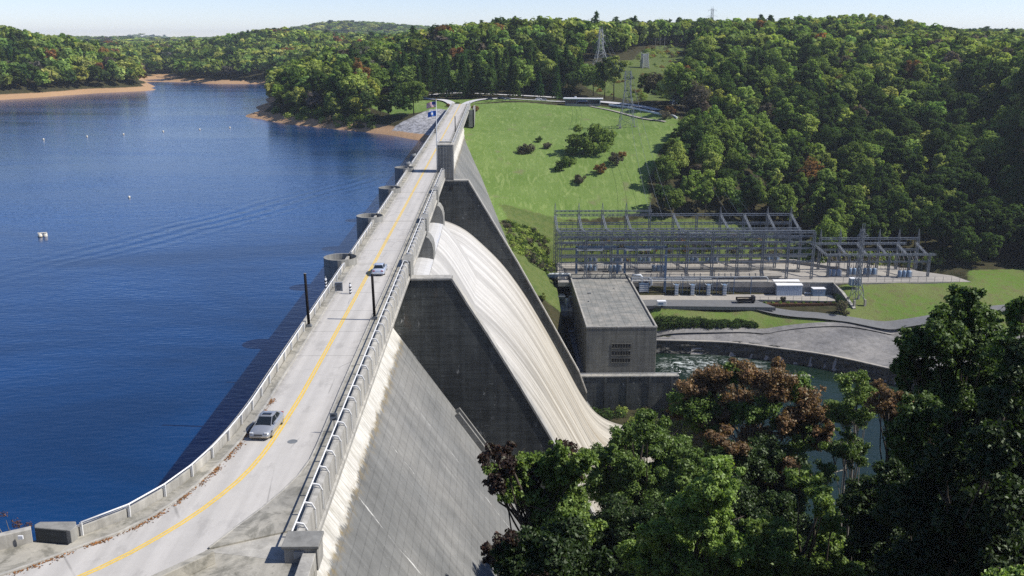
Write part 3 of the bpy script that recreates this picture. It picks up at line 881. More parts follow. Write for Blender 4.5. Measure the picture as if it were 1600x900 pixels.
# end block and blunt walls at the near end
eb = thing('end_block', 'square concrete end block with a small plate, closing the near end of the valley parapet', 'end block', (5.8, 54.4, 0))
m = MB(); m.box(-1.05, 1.1, -.9, .9, -.6, 1.0); bevel(m.build('block', PARA, eb), .04)
m = MB(); m.box(-1.2, 1.2, -1.0, 1.0, 1.0, 1.22); bevel(m.build('cap', PIERC, eb), .04)
m = MB(); m.box(-.42, .25, -.98, -.9, .3, .85); m.build('cover_plate', STEEL, eb)
vw = thing('retaining_wall', 'sloping topped pale concrete wall running on from the end block towards the viewer', 'concrete wall', (6.3, 44, 0))
m = MB(); m.add([(-.35, 9.4, -7), (.5, 9.4, -7), (.5, 9.4, .75), (-.35, 9.4, .75), (-.2, -14, -7), (.95, -14, -7), (.95, -14, .6), (-.2, -14, .6)],
                [(0, 1, 2, 3), (4, 7, 6, 5), (3, 2, 6, 7), (0, 3, 7, 4), (1, 5, 6, 2), (0, 4, 5, 1)])
bevel(m.build('wall_body', PARA, vw), .04)
lw = thing('low_wall', 'low blunt ended concrete wall along the inside of the road bend', 'low wall', (-.2, 53.8, 0))
pl = np.array([(-.1, 53.9), (-1.4, 52.4), (-3.0, 50.6), (-5.4, 48.2), (-9, 45.4), (-14, 42)]) - np.array([-.2, 53.8])
pl = resample(smooth_poly(pl, 6), 24)
m = MB(); m.slab([tuple(p) for p in pl], [tuple(p) for p in offset(pl, .55)], -.05, .85); bevel(m.build('wall_body', WALK, lw), .06)
bw = thing('bay_wall', 'thick angled concrete block with a dark weathered face where the lake rail begins', 'concrete wall', (-11.4, 56.5, 0))
m = MB(); m.prism_z([(1.5, -.55), (1.62, .1), (1.3, .75), (-1.1, .75), (-1.3, .35), (-1.12, -.02), (1.15, -.42)], -.1, 1.05)
bevel(m.build('wall_body', PIERC, bw), .05)
m = MB(); m.add([(-1.1, -.04, -.06), (1.13, -.44, -.06), (1.13, -.44, .98), (-1.1, -.04, .98), (-1.1, .0, -.06), (1.13, -.4, -.06), (1.13, -.4, .98), (-1.1, .0, .98)], [(0, 1, 2, 3), (4, 7, 6, 5), (0, 4, 5, 1), (1, 5, 6, 2), (2, 6, 7, 3), (3, 7, 4, 0)]); m.build('weathered_panel', DARK, bw)
sw = thing('boundary_wall', 'plain concrete boundary wall at the lake edge beyond the bay, with a small white plate', 'concrete wall', (-12.7, 56.4, 0))
pl = np.array([(0, 0), (-1.7, -.95), (-5, -2.7), (-10, -5.4), (-20, -10.5)])
m = MB(); m.slab([tuple(p) for p in pl], [tuple(p) for p in offset(pl, -.5)], -.1, .98); bevel(m.build('wall_body', PARA, sw), .05)
m = MB(); m.box(-.62, -.3, -.62, -.52, .55, .8); m.build('white_plate', WHITE, sw)

# ------------------------------------------------------------------ road on the crest
def ribbon(A, B, z, name, mat, kind='structure'):
    m = MB(); n = len(A)
    vs = [(p[0], p[1], z) for p in A] + [(p[0], p[1], z) for p in B]
    m.add(vs, [(i, i + 1, n + i + 1, n + i) for i in range(n - 1)])
    o = m.build(name, mat)
    return tag(o, kind=kind)


def roadmat():
    g = G('road_surface', .85, .2); P = g.pos(); x, y, z = g.xyz(P)
    big = g.noise(P, .1, 5, .6); mid = g.noise(P, .9, 6, .65); fine = g.noise(P, 9, 4, .75)
    tr = g.noise(g.sc(P, (1.1, .03, 1)), 1.0, 3, .5)
    f = g.mr(big, .3, .7, .9, 1.06); f = g.ma('MULTIPLY', f, g.mr(tr, .35, .65, 1.05, .9)); f = g.ma('MULTIPLY', f, g.mr(fine, .2, .8, .92, 1.08))
    f = g.ma('MULTIPLY', f, g.mr(mid, .25, .75, .95, 1.05))
    # slab joints across the road, one every bay
    jn = g.line(g.ma('ADD', y, g.ma('MULTIPLY', g.ma('SUBTRACT', mid, .5), .25)), 8.575, .085)
    jn = g.ma('MULTIPLY', jn, g.mr(y, 84, 96))
    pt = g.mr(g.noise(g.sc(P, (.35, .16, 1)), 1.0, 5, .7), .56, .64); f = g.ma('MULTIPLY', f, g.ma('SUBTRACT', 1.0, g.ma('MULTIPLY', pt, .14)))
    f = g.ma('MULTIPLY', f, g.ma('SUBTRACT', 1.0, g.ma('MULTIPLY', jn, g.mr(mid, .3, .6, .2, .5))))
    # hairline cracks at the near bend
    cr = g.mr(g.vor(g.sc(P, (1, .55, 1)), .16, 'DISTANCE_TO_EDGE'), .012, .003)
    cr = g.ma('MULTIPLY', cr, g.mr(g.noise(P, .15, 3), .5, .6))
    f = g.ma('MULTIPLY', f, g.ma('SUBTRACT', 1.0, g.ma('MULTIPLY', cr, .3)))
    # grime along both gutters
    ed = g.ma('MAXIMUM', g.mr(x, -2.1, -2.75), g.mr(x, 2.6, 3.35)); ed = g.ma('MULTIPLY', ed, g.mr(y, 66, 74))
    f = g.ma('MULTIPLY', f, g.ma('SUBTRACT', 1.0, g.ma('MULTIPLY', ed, g.mr(mid, .35, .65, .05, .38))))
    c = g.mul(g.mix(g.mr(big, .4, .6), (.475, .455, .42), (.44, .42, .385)), f)
    g.bump(fine, .2, .02)
    return g.color(c)


ROAD = roadmat()
NL = 220
cl = resample(CURB_L, NL); cr_ = resample(CURB_R, NL)
ribbon(cl, cr_, .006, 'crest_road', ROAD)
yl = resample(YEL, NL)
ribbon(offset(yl, .04), offset(yl, .22), .012, 'yellow_line', YELLOW)
ribbon(offset(yl, -.22), offset(yl, -.04), .012, 'yellow_line', YELLOW)
# kerbs and walkways: a real step up from the road
m = MB(); a_ = resample(CURB_L, 200); m.slab([tuple(p) for p in a_], [tuple(p) for p in offset(a_, -.2)], -.02, .15); tag(bevel(m.build('kerb', PARA), .03), kind='structure')
cL2 = resample(offset(np.array([p for p in CURB_L if p[1] > 54.5]), -.2), 150); rL2 = resample(offset(RAIL_L, .0), 150)
m = MB(); m.slab([tuple(p) for p in cL2], [tuple(p) for p in rL2], -.02, .135); tag(m.build('walkway', WALK), kind='structure')
m = MB(); a_ = resample(np.array([p for p in CURB_R if p[1] > 55.2]), 160); m.slab([tuple(p) for p in a_], [tuple(p) for p in offset(a_, .16)], -.02, .13); tag(bevel(m.build('kerb', PARA), .03), kind='structure')
cr2 = np.array([p for p in CURB_R if p[1] > 68]); q = resample(offset(cr2, .16), 120)
m = MB(); m.slab([tuple(p) for p in q], [(4.98, p[1]) for p in q], -.02, .115); tag(m.build('walkway', WALK), kind='structure')
cr3 = np.array([p for p in CURB_R if 55.2 < p[1] < 69]); q = resample(offset(cr3, .16), 30)
m = MB(); m.slab([tuple(p) for p in q], [(4.98, max(p[1] * .8 + 13.6, 55.3)) for p in q], -.02, .1); tag(m.build('paved_corner', WALK), kind='structure')
# expansion plates across the deck at each pier
for i, yc in enumerate(PIERS):
    m = MB(); m.box(-2.7, 3.3, yc - .16, yc + .16, .004, .016); tag(m.build('joint_strip', PARA), kind='structure')

# ------------------------------------------------------------------ rails
def railing(side, a, b, label, step, group):
    if side == 'valley':
        line = resample([(4.86, b), (4.86, a)], step=step); out = (1, 0)
    else:
        line = resample(np.array([p for p in RAIL_L if a <= p[1] <= b]), step=step)
    t = thing('railing', label, 'railing', (float(line[0][0]), float(line[0][1]), 0), 0, group)
    L = line - line[0]
    m = MB(); m.tube([(p[0], p[1], 1.12) for p in L], .06, 8); m.build('top_rail', RAILW, t, smooth=True)
    pm = None
    for p in L[:100]:
        if pm is None:
            mb = MB()
            if side == 'valley':
                mb.bar((0, 0, 1.1), (.55, 0, .98), .13, .13); mb.bar((.52, 0, 1.0), (.76, 0, .55), .1); mb.bar((.75, 0, .6), (.78, 0, -.9), .1, .06); mb.bar((.1, 0, 1.07), (.16, 0, .12), .07)
            else:
                mb.bar((0, 0, 1.1), (0, 0, .13), .16, .1); mb.bar((0, 0, .9), (-.4, 0, .8), .1)
            o = mb.build('post', RAILW, t); pm = o
        else:
            o = pm.copy(); COL.objects.link(o); o.parent = t
        o.location = (float(p[0]), float(p[1]), 0)
    return t


names = ['from the end block to the first post recess', 'over the first spillway bay', 'over the second spillway bay', 'over the third spillway bay', 'beyond the elevator block to the far end']
for (a, b), nm in zip(segs, names):
    railing('valley', a + .2, b - .1, 'white valley side pipe railing ' + nm, 2.9 if b < 300 else 4.2, 'valley side rails')
lsegs = [(56.8, 104.0), (105.0, PIERS[0] - 1.9)] + [(p + 1.9, q_ - 1.9) for p, q_ in zip(PIERS[:-1], PIERS[1:])] + [(PIERS[3] + 1.9, 503)]
names = ['around the near bend', 'from the near dark pole to the first round pier nose', 'between the first and second round pier noses', 'between the second and third round pier noses', 'between the third and farthest pier noses', 'past the farthest pier nose to the wooded point']
for (a, b), nm in zip(lsegs, names):
    railing('lake', a, b, 'white lake side pipe railing ' + nm, 3.3, 'lake side rails')

# ------------------------------------------------------------------ things on the crest
def pole(x, y, h, label, lean=0.0, z0=.13, r=.17):
    t = thing('light_pole', label, 'pole', (x, y, z0), 0, 'dark poles on the crest')
    m = MB(); m.tube([(0, 0, 0), (lean * .5, 0, h * .5), (lean, 0, h)], [r, r * .96, r * .9], 10); m.build('shaft', DKBROWN, t, smooth=True)
    m = MB(); m.box(-.34, .34, -.3, .3, 0, .16); m.box(-.25, .25, -.22, .22, .16, .34); m.build('base_shoe', GRATE, t)
    m = MB(); m.lathe([(0.01, .08), (r, .05), (r * 1.05, 0), (.01, 0)], (lean, 0, h), 10); m.build('cap', GRATE, t)
    return t


pole(-3.45, 104.4, 6.4, 'black pole on the lake side walkway standing nearest the viewer', -.12)
pole(3.85, 107.4, 5.6, 'black pole on the valley side walkway, in front of the departing car', -.1)
pole(3.9, 346.4, 5.6, 'small distant dark pole on the valley side beyond the elevator block', 0)
pole(-3.2, 341.4, 3.6, 'small distant dark pole on the lake side beyond the elevator block', 0)

for (x, y), lab in (((-4.1, 119.6), 'black and white striped bollard on the lake parapet'), ((-.85, 119.4), 'black and white striped bollard standing on the road left of the yellow line')):
    z0 = .0 if x > -2 else .78
    t = thing('striped_bollard', lab, 'bollard', (x, y, z0), 0, 'striped bollards')
    h = 1.25
    m = MB(); m.lathe([(.16, 0), (.16, h), (.1, h + .08), (.01, h + .1)], n=14); m.build('post', WHITE, t, smooth=False)
    for k in range(3):
        z = .12 + k * .4
        m = MB(); vs_ = []; fs_ = []
        for i in range(15):
            a = 2 * math.pi * i / 14; zz = z + .09 * math.sin(a)
            vs_ += [(.166 * math.cos(a), .166 * math.sin(a), zz), (.166 * math.cos(a), .166 * math.sin(a), zz + .2)]
        fs_ = [(2 * i, 2 * i + 2, 2 * i + 3, 2 * i + 1) for i in range(14)]
        m.add(vs_, fs_); m.build('black_band', BLACK, t, fix=False)
    m = MB(); m.lathe([(.09, 0), (.12, .12), (.05, .26), (.01, .28)], (0, 0, h + .06), 12); m.build('top_lamp', GRATE, t, smooth=True)

t = thing('notice_board', 'grey notice board with dark lines of text standing beside the lake kerb', 'sign', (-2.45, 119.9, 0.02), 0)
m = MB(); m.box(-.52, .52, -.03, .03, .25, 1.45); bevel(m.build('board', STEEL, t), .02)
m = MB()
for k, w_ in enumerate((.42, .3, .36, .4, .22)): m.box(-w_, w_, -.04, -.03, 1.22 - k * .19, 1.29 - k * .19)
m.build('text_lines', BLACK, t)
m = MB(); m.box(-.56, .56, -.035, .035, 1.45, 1.49); m.box(-.45, -.38, -.03, .03, 0, .25); m.box(.38, .45, -.03, .03, 0, .25); m.build('frame', WHITE, t)
b = pz(521, 656, 1.2)
t = thing('road_sign', 'small square grey road sign with a dark slash fixed to the valley railing', 'sign', (4.55, b[1], .1), R(4))
m = MB(); m.bar((0, 0, 0), (0, 0, 1.75), .06); m.build('post', GRATE, t)
m = MB(); m.box(-.33, .33, -.05, -.02, 1.05, 1.75); bevel(m.build('plate', STEEL, t), .03)
m = MB(); m.bar((-.12, -.06, 1.12), (.2, -.06, 1.25), .02, .07); m.bar((-.2, -.06, 1.5), (.18, -.06, 1.5), .02, .05); m.bar((-.2, -.06, 1.6), (.1, -.06, 1.6), .02, .04); m.build('marking', BLACK, t)
b = pz(457, 690, 0)
t = thing('manhole_cover', 'round dark manhole cover in the near lane of the crest road', 'manhole cover', (b[0], b[1], .008))
m = MB(); m.lathe([(.42, 0), (.42, .012), (.36, .014), (.35, .009), (.01, .009)], n=24); m.build('lid', GRATE, t)

# elevator block beside the road
et = thing('elevator_block', 'tall ribbed concrete elevator block rising beside the crest road', 'elevator tower', (5.8, 239.4, 0))
m = MB(); m.box(-2.05, 2.05, -2.55, 2.55, -2.4, 6.9); bevel(m.build('tower_wall', PIERC, et), .08)
m = MB()
for k in range(6): m.box(-1.9 + k * .7, -1.72 + k * .7, -2.68, -2.55, -1.4, 6.4)
m.box(-2.1, 2.1, -2.66, -2.55, 6.4, 6.55); m.build('wall_rib', PIERC, et)
m = MB(); m.box(1.9, 2.16, -2.7, -2.4, -2.4, 7.0); m.build('corner_strip', PARA, et)
m = MB(); m.box(-2.2, 2.2, -2.7, 2.7, 6.9, 7.15); m.box(-1.6, 1.6, 1.2, 2.2, 7.15, 7.6); bevel(m.build('roof', PARA, et), .05)
m = MB()
for a, b in (((-2, -2.5), (2, -2.5)), ((2, -2.5), (2, 2.5)), ((2, 2.5), (-2, 2.5)), ((-2, 2.5), (-2, -2.5))):
    m.bar((*a, 7.95), (*b, 7.95), .06)
    m.bar((*a, 7.15), (*a, 7.95), .06); mid_ = ((a[0] + b[0]) / 2, (a[1] + b[1]) / 2); m.bar((*mid_, 7.15), (*mid_, 7.95), .05)
m.build('roof_rail', RAILW, et)
fp = thing('flagpole', 'thin pale flagpole rising beside the elevator block', 'flagpole', (3.72, 236.6, .1))
m = MB(); m.tube([(0, 0, 0), (.05, 0, 9), (.12, 0, 18.2)], [.12, .1, .06], 8); m.build('pole_shaft', TANKW, fp, smooth=True)
m = MB(); m.lathe([(.01, -.14), (.12, -.06), (.14, 0), (.1, .1), (.01, .14)], (.12, 0, 18.3), 10); m.build('finial', YELLOW, fp, smooth=True)


def flagsurf(w_, h_, u0, u1, v0, v1, nu=14, nv=6, dy=0.0):
    vs_ = []; fs_ = []
    for j in range(nv + 1):
        for i in range(nu + 1):
            u = u0 + (u1 - u0) * i / nu; v = v0 + (v1 - v0) * j / nv
            vs_.append((-u * w_, .22 * math.sin(u * 7 + v * 1.5) * (.3 + u) + dy, -v * h_ - .22 * w_ * u * u))
    for j in range(nv):
        for i in range(nu): fs_.append((j * (nu + 1) + i, j * (nu + 1) + i + 1, (j + 1) * (nu + 1) + i + 1, (j + 1) * (nu + 1) + i))
    return vs_, fs_


FRED = flat('flag_red', (.42, .05, .06), .8, .1, var=.1); FWH = flat('flag_white', (.70, .70, .70), .8, .1, var=.1)
FBL = flat('flag_blue', (.03, .055, .2), .8, .1, var=.1); FBL2 = flat('flag_bright_blue', (.03, .14, .48), .8, .1, var=.1)
fl = thing('flag', 'striped national flag with a dark blue corner at the top of the flagpole', 'flag', (3.78, 236.6, 17.9))
m = MB(); w_, h_ = 2.4, 1.4
for k in range(0, 13, 2): m.add(*flagsurf(w_, h_, .0, 1, k / 13, (k + 1) / 13, 14, 1))
m.build('red_stripes', FRED, fl, smooth=True, fix=False)
m = MB()
for k in range(1, 13, 2): m.add(*flagsurf(w_, h_, .0, 1, k / 13, (k + 1) / 13, 14, 1))
m.build('white_stripes', FWH, fl, smooth=True, fix=False)
for dd in (-.02, .02):
    m = MB(); m.add(*flagsurf(w_, h_, -.002, .42, -.01, .54, 6, 4, dd)); m.build('blue_canton', FBL, fl, smooth=True, fix=False)
fl = thing('flag', 'bright blue flag with a pale emblem flying below the striped one', 'flag', (3.78, 236.6, 15.6))
m = MB(); m.add(*flagsurf(2.1, 1.3, 0, 1, 0, 1)); m.build('cloth', FBL2, fl, smooth=True, fix=False)
for dd in (-.025, .025):
    m = MB(); m.add(*flagsurf(2.1, 1.3, .38, .62, .3, .7, 4, 3, dd)); m.add(*flagsurf(2.1, 1.3, .46, .54, .2, .82, 2, 4, dd * 1.2)); m.build('emblem', FWH, fl, smooth=True, fix=False)

# fallen leaves in the lake side gutter of the bend
LEAFB = leafmat('dry_leaf', (.22, .11, .045), trans=.0, hue=.5)
pts = resample(np.array([p for p in CURB_L if 48 < p[1] < 82]), 400); qs = []; tint = []
for i in range(2600):
    k = RNG.integers(0, 400); p = pts[k]
    dens = .5 + .5 * math.sin(k * .21) * math.sin(k * .047 + 1)
    if RNG.random() > dens: continue
    nrm = np.array([.75, -.66]) if p[1] < 64 else np.array([1, -.1]); d_ = abs(RNG.normal(0, .22)) + .03
    c = np.array([p[0] + nrm[0] * d_, p[1] + nrm[1] * d_, .025 + RNG.random() * .04]); s_ = .05 + .05 * RNG.random(); a = RNG.random() * 6.3
    u = np.array([math.cos(a), math.sin(a), RNG.normal(0, .3)]) * s_; v = np.array([-math.sin(a), math.cos(a), RNG.normal(0, .3)]) * s_
    qs += [c - u, c - v * .6, c + u, c + v * .6]; tint.append(RNG.random())
o = bpy.data.objects.new('fallen_leaves', quads_mesh('fallen_leaves', np.array(qs), tint, LEAFB)); link(o); tag(o, 'brown fallen leaves gathered along the lake kerb of the bend', 'leaves', kind='stuff')
# ------------------------------------------------------------------ cars
GLASS = G('car_glass', .08, .6).color((.012, .016, .02)); TYRE = flat('tyre_rubber', (.015, .015, .016), .8, .2, var=.1)
RIM = flat('wheel_rim', (.40, .41, .42), .35, .5, metal=.6, var=.1); LAMPW = G('headlight_glass', .12, .6).color((.55, .57, .58)); LAMPR = G('taillight_glass', .15, .5).color((.30, .02, .02))


def paint(name, col):
    g = G(name, .28, .5); g.b.inputs['Metallic'].default_value = .35; g.b.inputs['Coat Weight'].default_value = .6; g.b.inputs['Coat Roughness'].default_value = .06
    return g.color(g.mul(g.mix(0.0, col, col), g.mr(g.noise(g.obj(), 2, 3), .3, .7, .95, 1.05)))


SILVER = paint('silver_car_paint', (.31, .325, .345)); PALE = paint('pale_blue_car_paint', (.52, .57, .66)); TRIM = flat('grey_plastic_trim', (.10, .10, .10), .6, .3)


def make_car(name, label, x, y, rz, mat, sunroof=False, group=None, low_trim=None):
    """saloon, nose towards -Y of its own axes"""
    t = thing(name, label, 'car', (x, y, .008), rz, group)
    # stations along the length: y, half width at belt, half width at sill, z sill, z belt(hood/deck height)
    st = [(-2.28, .62, .66, .34, .52), (-2.18, .74, .78, .24, .66), (-1.95, .82, .85, .2, .76), (-1.3, .84, .88, .19, .86), (-.75, .84, .89, .19, .93), (0, .84, .9, .19, .95), (.9, .84, .9, .19, .97),
          (1.5, .84, .89, .2, .99), (1.95, .8, .86, .22, .97), (2.2, .72, .8, .28, .9), (2.3, .62, .7, .38, .72)]
    nr = 14; vs_ = []; fs_ = []
    for (yy, wb, ws, zs, zb) in st:
        for k in range(nr):
            a = k / (nr - 1)
            # from left sill over the top to right sill
            if a < .34: u = a / .34; xx = -(ws + (wb - ws) * u * u) - .035 * math.sin(u * math.pi); zz = zs + (zb - .07 - zs) * u
            elif a > .66: u = (1 - a) / .34; xx = (ws + (wb - ws) * u * u) + .035 * math.sin(u * math.pi); zz = zs + (zb - .07 - zs) * u
            else:
                u = (a - .34) / .32; xx = -wb + 2 * wb * u; zz = zb - .07 + .07 * math.sin(math.pi * u) ** .45
            vs_.append((xx, yy, zz))
    for i in range(len(st) - 1):
        for k in range(nr - 1): fs_.append((i * nr + k, i * nr + k + 1, (i + 1) * nr + k + 1, (i + 1) * nr + k))
        fs_.append((i * nr + nr - 1, i * nr, (i + 1) * nr, (i + 1) * nr + nr - 1))
    fs_.append(tuple(range(nr))); fs_.append(tuple((len(st) - 1) * nr + k for k in range(nr - 1, -1, -1)))
    m = MB(); m.add(vs_, fs_); body = m.build('body', mat, t, smooth=True)
    # cabin: glasshouse loft with painted roof and pillars
    base = [(-.98, .72), (-.55, .76), (.2, .77), (.95, .75), (1.5, .66)]
    low = [(-.82, .70), (-.2, .755), (.5, .755), (1.1, .72), (1.55, .62)]
    m = MB()
    # glasshouse body: base loop at belt, top loop at roof
    B = [(-.70, -.98, .90), (.70, -.98, .90), (.78, -.4, .93), (.79, .8, .95), (.72, 1.58, .97), (-.72, 1.58, .97), (-.79, .8, .95), (-.78, -.4, .93)]
    T = [(-.55, -.18, 1.37), (.55, -.18, 1.37), (.60, .05, 1.40), (.60, .75, 1.40), (.54, 1.02, 1.36), (-.54, 1.02, 1.36), (-.60, .75, 1.40), (-.60, .05, 1.40)]
    m.add(B + T, [(k, (k + 1) % 8, 8 + (k + 1) % 8, 8 + k) for k in range(8)]); m.build('window_glass', GLASS, t)
    m = MB(); rv = []; rf = []
    for j in range(7):
        v = j / 6; yy = -.22 + 1.28 * v
        for i in range(7):
            u = -1 + i / 3; rv.append((u * (.57 + .05 * math.sin(v * math.pi)), yy, 1.36 + .075 * math.sin(math.pi * v) ** .5 * (1 - .35 * u * u)))
    for j in range(6):
        for i in range(6): rf.append((j * 7 + i, j * 7 + i + 1, (j + 1) * 7 + i + 1, (j + 1) * 7 + i))
    m.add(rv, rf); rf_ = m.build('roof', mat, t, smooth=True, fix=False); s_ = rf_.modifiers.new('t', 'SOLIDIFY'); s_.thickness = .04
    for s in (-1, 1):
        m = MB()
        for (a, b) in (((.71, -.97, .9), (.57, -.19, 1.39)), ((.795, .28, .94), (.615, .3, 1.4)), ((.73, 1.55, .97), (.56, 1.0, 1.38)), ((.78, -.6, .92), (.79, .9, .95)), ((.79, .9, .95), (.73, 1.55, .97)), ((.575, -.2, 1.39), (.62, .3, 1.4)), ((.62, .3, 1.4), (.57, 1.0, 1.385))):
            m.bar((s * a[0], a[1], a[2]), (s * b[0], b[1], b[2]), .055, .055)
        m.build('pillar_trim', mat, t)
    if sunroof:
        m = MB(); m.box(-.38, .38, .02, .42, 1.425, 1.452); m.build('sunroof', GLASS, t)
        m = MB()
        for s in (-.36, .36): m.box(s - .22, s + .22, .15, .3, .6, 1.12)
        m.build('seats', flat('seat_beige', (.33, .29, .24), .8, .1), t)
    for s in (-1, 1):
        for yy in (-1.42, 1.38):
            m = MB(); m.tube([(s * .70, yy, .31), (s * .905, yy, .31)], [.315, .305], 20)
            wh = m.build('wheel', TYRE, t)
            m = MB(); m.tube([(s * .88, yy, .31), (s * .915, yy, .31)], [.2, .19], 12); m.build('rim', RIM, wh)
        m = MB(); m.box(s * .62 - .16, s * .62 + .16, -2.235, -2.08, .58, .72); bevel(m.build('headlight', LAMPW, t), .04)
        m = MB(); m.box(s * .6 - .17, s * .6 + .17, 2.18, 2.305, .68, .84); bevel(m.build('taillight', LAMPR, t), .03)
        m = MB(); m.box(s * .92 - .1, s * .92 + .1, -.72, -.56, .92, 1.05); bevel(m.build('mirror', mat, t), .03)
    m = MB(); m.box(-.34, .34, -2.3, -2.24, .44, .6); m.build('grille', TRIM, t)
    m = MB(); m.box(-.8, .8, -2.3, -2.0, .24, .4); bevel(m.build('front_bumper', low_trim or mat, t), .08, 3)
    m = MB(); m.box(-.8, .8, 2.05, 2.36, .28, .56); bevel(m.build('rear_bumper', mat, t), .08, 3)
    m = MB(); m.box(-.26, .26, 2.36, 2.375, .42, .53); m.build('number_plate', WHITE, t)
    return t


make_car('car', 'silver saloon with a sunroof driving towards the viewer on the crest road', -1.35, 74.7, R(-5), SILVER, True, low_trim=flat('champagne_trim', (.34, .30, .24), .5, .3))
make_car('car', 'pale blue-white saloon seen from behind between the dark pole and the spillway', 1.65, 131.2, R(180), PALE)

# ------------------------------------------------------------------ powerhouse
ph = thing('powerhouse', 'tall plain concrete powerhouse with a flat roof standing below the dam', 'building', (55.6, 292.5, -63.8))
m = MB(); m.box(-10.4, 10.4, -32.2, 32.2, -3, 14.6); bevel(m.build('wall', POWERC, ph), .12)
m = MB(); m.box(-10.1, 10.1, -31.9, 31.9, 14.6, 14.66); m.build('roof', ROOFC, ph)
m = MB()
m.box(-10.5, -10.0, -32.3, 32.3, 14.6, 15.15); m.box(10.0, 10.5, -32.3, 32.3, 14.6, 15.15); m.box(-10.0, 10.0, -32.3, -31.8, 14.6, 15.15); m.box(-10.0, 10.0, 31.8, 32.3, 14.6, 15.15)
bevel(m.build('roof_rim', PARA, ph), .05)
for j in range(3):
    z = 9.1 - j * 2.25
    m = MB(); m.box(-2.75, 2.75, -32.22, -32.2, z - .75, z + .75)
    fr = MB(); x0 = -2.75
    wf = MB(); wf.box(-2.95, 2.95, -32.32, -32.2, z - .8, z - .62); wf.box(-2.95, 2.95, -32.3, -32.2, z + .62, z + .74)
    for k in range(8): wf.box(-2.86 + k * .8, -2.74 + k * .8, -32.28, -32.2, z - .62, z + .62)
    wo = wf.build('window', POWERC, ph)
    wg = MB()
    for k in range(7): wg.box(-2.74 + k * .8, -2.06 + k * .8, -32.22, -32.19, z - .62, z + .62)
    wg.build('louvre', BLACK, wo)
for k in range(9):
    m = MB(); m.box(-10.75, -10.4, -30 + k * 7.1, -28.6 + k * 7.1, -3, 13.6); m.build('side_pilaster', POWERC, ph)
for k in range(8):
    m = MB(); m.box(-10.44, -10.39, -27.6 + k * 7.1, -24.2 + k * 7.1, 5, 11.5); m.build('side_window', BLACK, ph)
m = MB(); m.box(-6.2, -5.2, 6, 7, 14.66, 14.95); m.box(-7.2, -6.8, -4, -3.5, 14.66, 15.0); m.box(3, 3.4, 12, 12.5, 14.66, 14.9); m.build('roof_vent', GRATE, ph)
# tailrace wall in front of the powerhouse
tw = thing('tailrace_wall', 'dark stained concrete wall with a pale railing below the powerhouse', 'retaining wall', (57, 258.6, -63.5))
m = MB(); m.box(-14.5, 15.5, -.8, 0.6, -11, .0); m.build('wall_body', DARK, tw)
m = MB(); m.box(-14.7, 15.7, -1.0, 1.1, .0, .3); m.build('coping', PARA, tw)
m = MB(); m.bar((-14, -.8, 1.2), (15.5, -.8, 1.2), .09); m.bar((-14, -.8, .75), (15.5, -.8, .75), .06); m.tube([(15.5, -.8, 1.2), (16.2, -.3, 1.1), (16.3, 2, 1.0)], .1, 6); m.build('guard_rail', RAILW, tw)
for k in range(9): m = MB(); m.bar((-14 + k * 3.65, -.8, .3), (-14 + k * 3.65, -.8, 1.2), .09); m.build('rail_post', RAILW, tw)
m = MB()
for k in range(5): m.box(-13 + k * 6.6, -12.4 + k * 6.6, -1.05, -.8, -11, -.2)
m.build('buttress', DARK, tw)
m = MB(); m.box(43.5, 66.3, 259.2, 326, -65.2, -63.75); m.box(66.3, 73, 259.2, 261.6, -66, -63.76); tag(m.build('powerhouse_apron', WALLD), kind='structure')
# things in the shaded gap left of the powerhouse
ga = thing('service_gallery', 'low roofed service gallery of pale beams joining the dam and the back of the powerhouse', 'gallery', (38, 324, -50))
m = MB(); m.box(-8, 7.4, -.7, .9, 1.2, 1.55); m.build('roof', TANKW, ga)
m = MB(); m.box(-8, 7.4, -.6, .7, .2, 1.2); m.build('duct', TANKB, ga)
for k in range(4): m = MB(); m.bar((-7.5 + k * 4.8, -.5, -4), (-7.5 + k * 4.8, -.5, .2), .3); m.build('leg', STEEL, ga)
b = py(828, 424, 318); b2 = py(836, 466, 300)
wd = thing('service_stair', 'white concrete stair flank running down beside the training wall', 'stair', (b[0], b[1], -46))
m = MB(); m.add([(-.2, 4, -1.8), (1.2, 4, -1.8), (1.2, 4, -1.2), (-.2, 4, -1.2), (-.2, -18, -9), (1.2, -18, -9), (1.2, -18, -8.2), (-.2, -18, -8.2)], [(0, 1, 2, 3), (4, 7, 6, 5), (3, 2, 6, 7), (0, 3, 7, 4), (1, 5, 6, 2), (0, 4, 5, 1)])
m.build('stair_flank', WHITE, wd)
m = MB()
for k in range(20): m.box(1.2, 2.2, 4 - k * 1.1 - 1.1, 4 - k * 1.1, -2 - k * .355, -1.7 - k * .355)
m.build('steps', PIERC, wd)
ds = thing('draft_tube_deck', 'concrete deck with grey gate frames in the gap left of the powerhouse', 'deck', (41.5, 308, -56))
m = MB(); m.box(-6.5, 3.2, -6, 12, -2, 0); m.build('deck_slab', YARDC, ds)
for k in range(3):
    m = MB(); x = -5.2 + k * 3.6; m.box(x, x + .3, -3, -2.7, 0, 4); m.box(x + 2.2, x + 2.5, -3, -2.7, 0, 4); m.box(x, x + 2.5, -3.05, -2.65, 4, 4.3); m.build('gate_frame', STEEL, ds)
for k in range(2):
    m = MB(); m.box(-4 + k * 3.4, -2.3 + k * 3.4, 1, 5, 0, 3.0); bevel(m.build('cabinet', GRATE, ds), .05)
m = MB(); m.lathe([(.55, 0), (.55, 2.4), (.4, 2.9), (.01, 3.05)], (1.6, -1, 0), 12); m.build('standpipe', TANKW, ds)
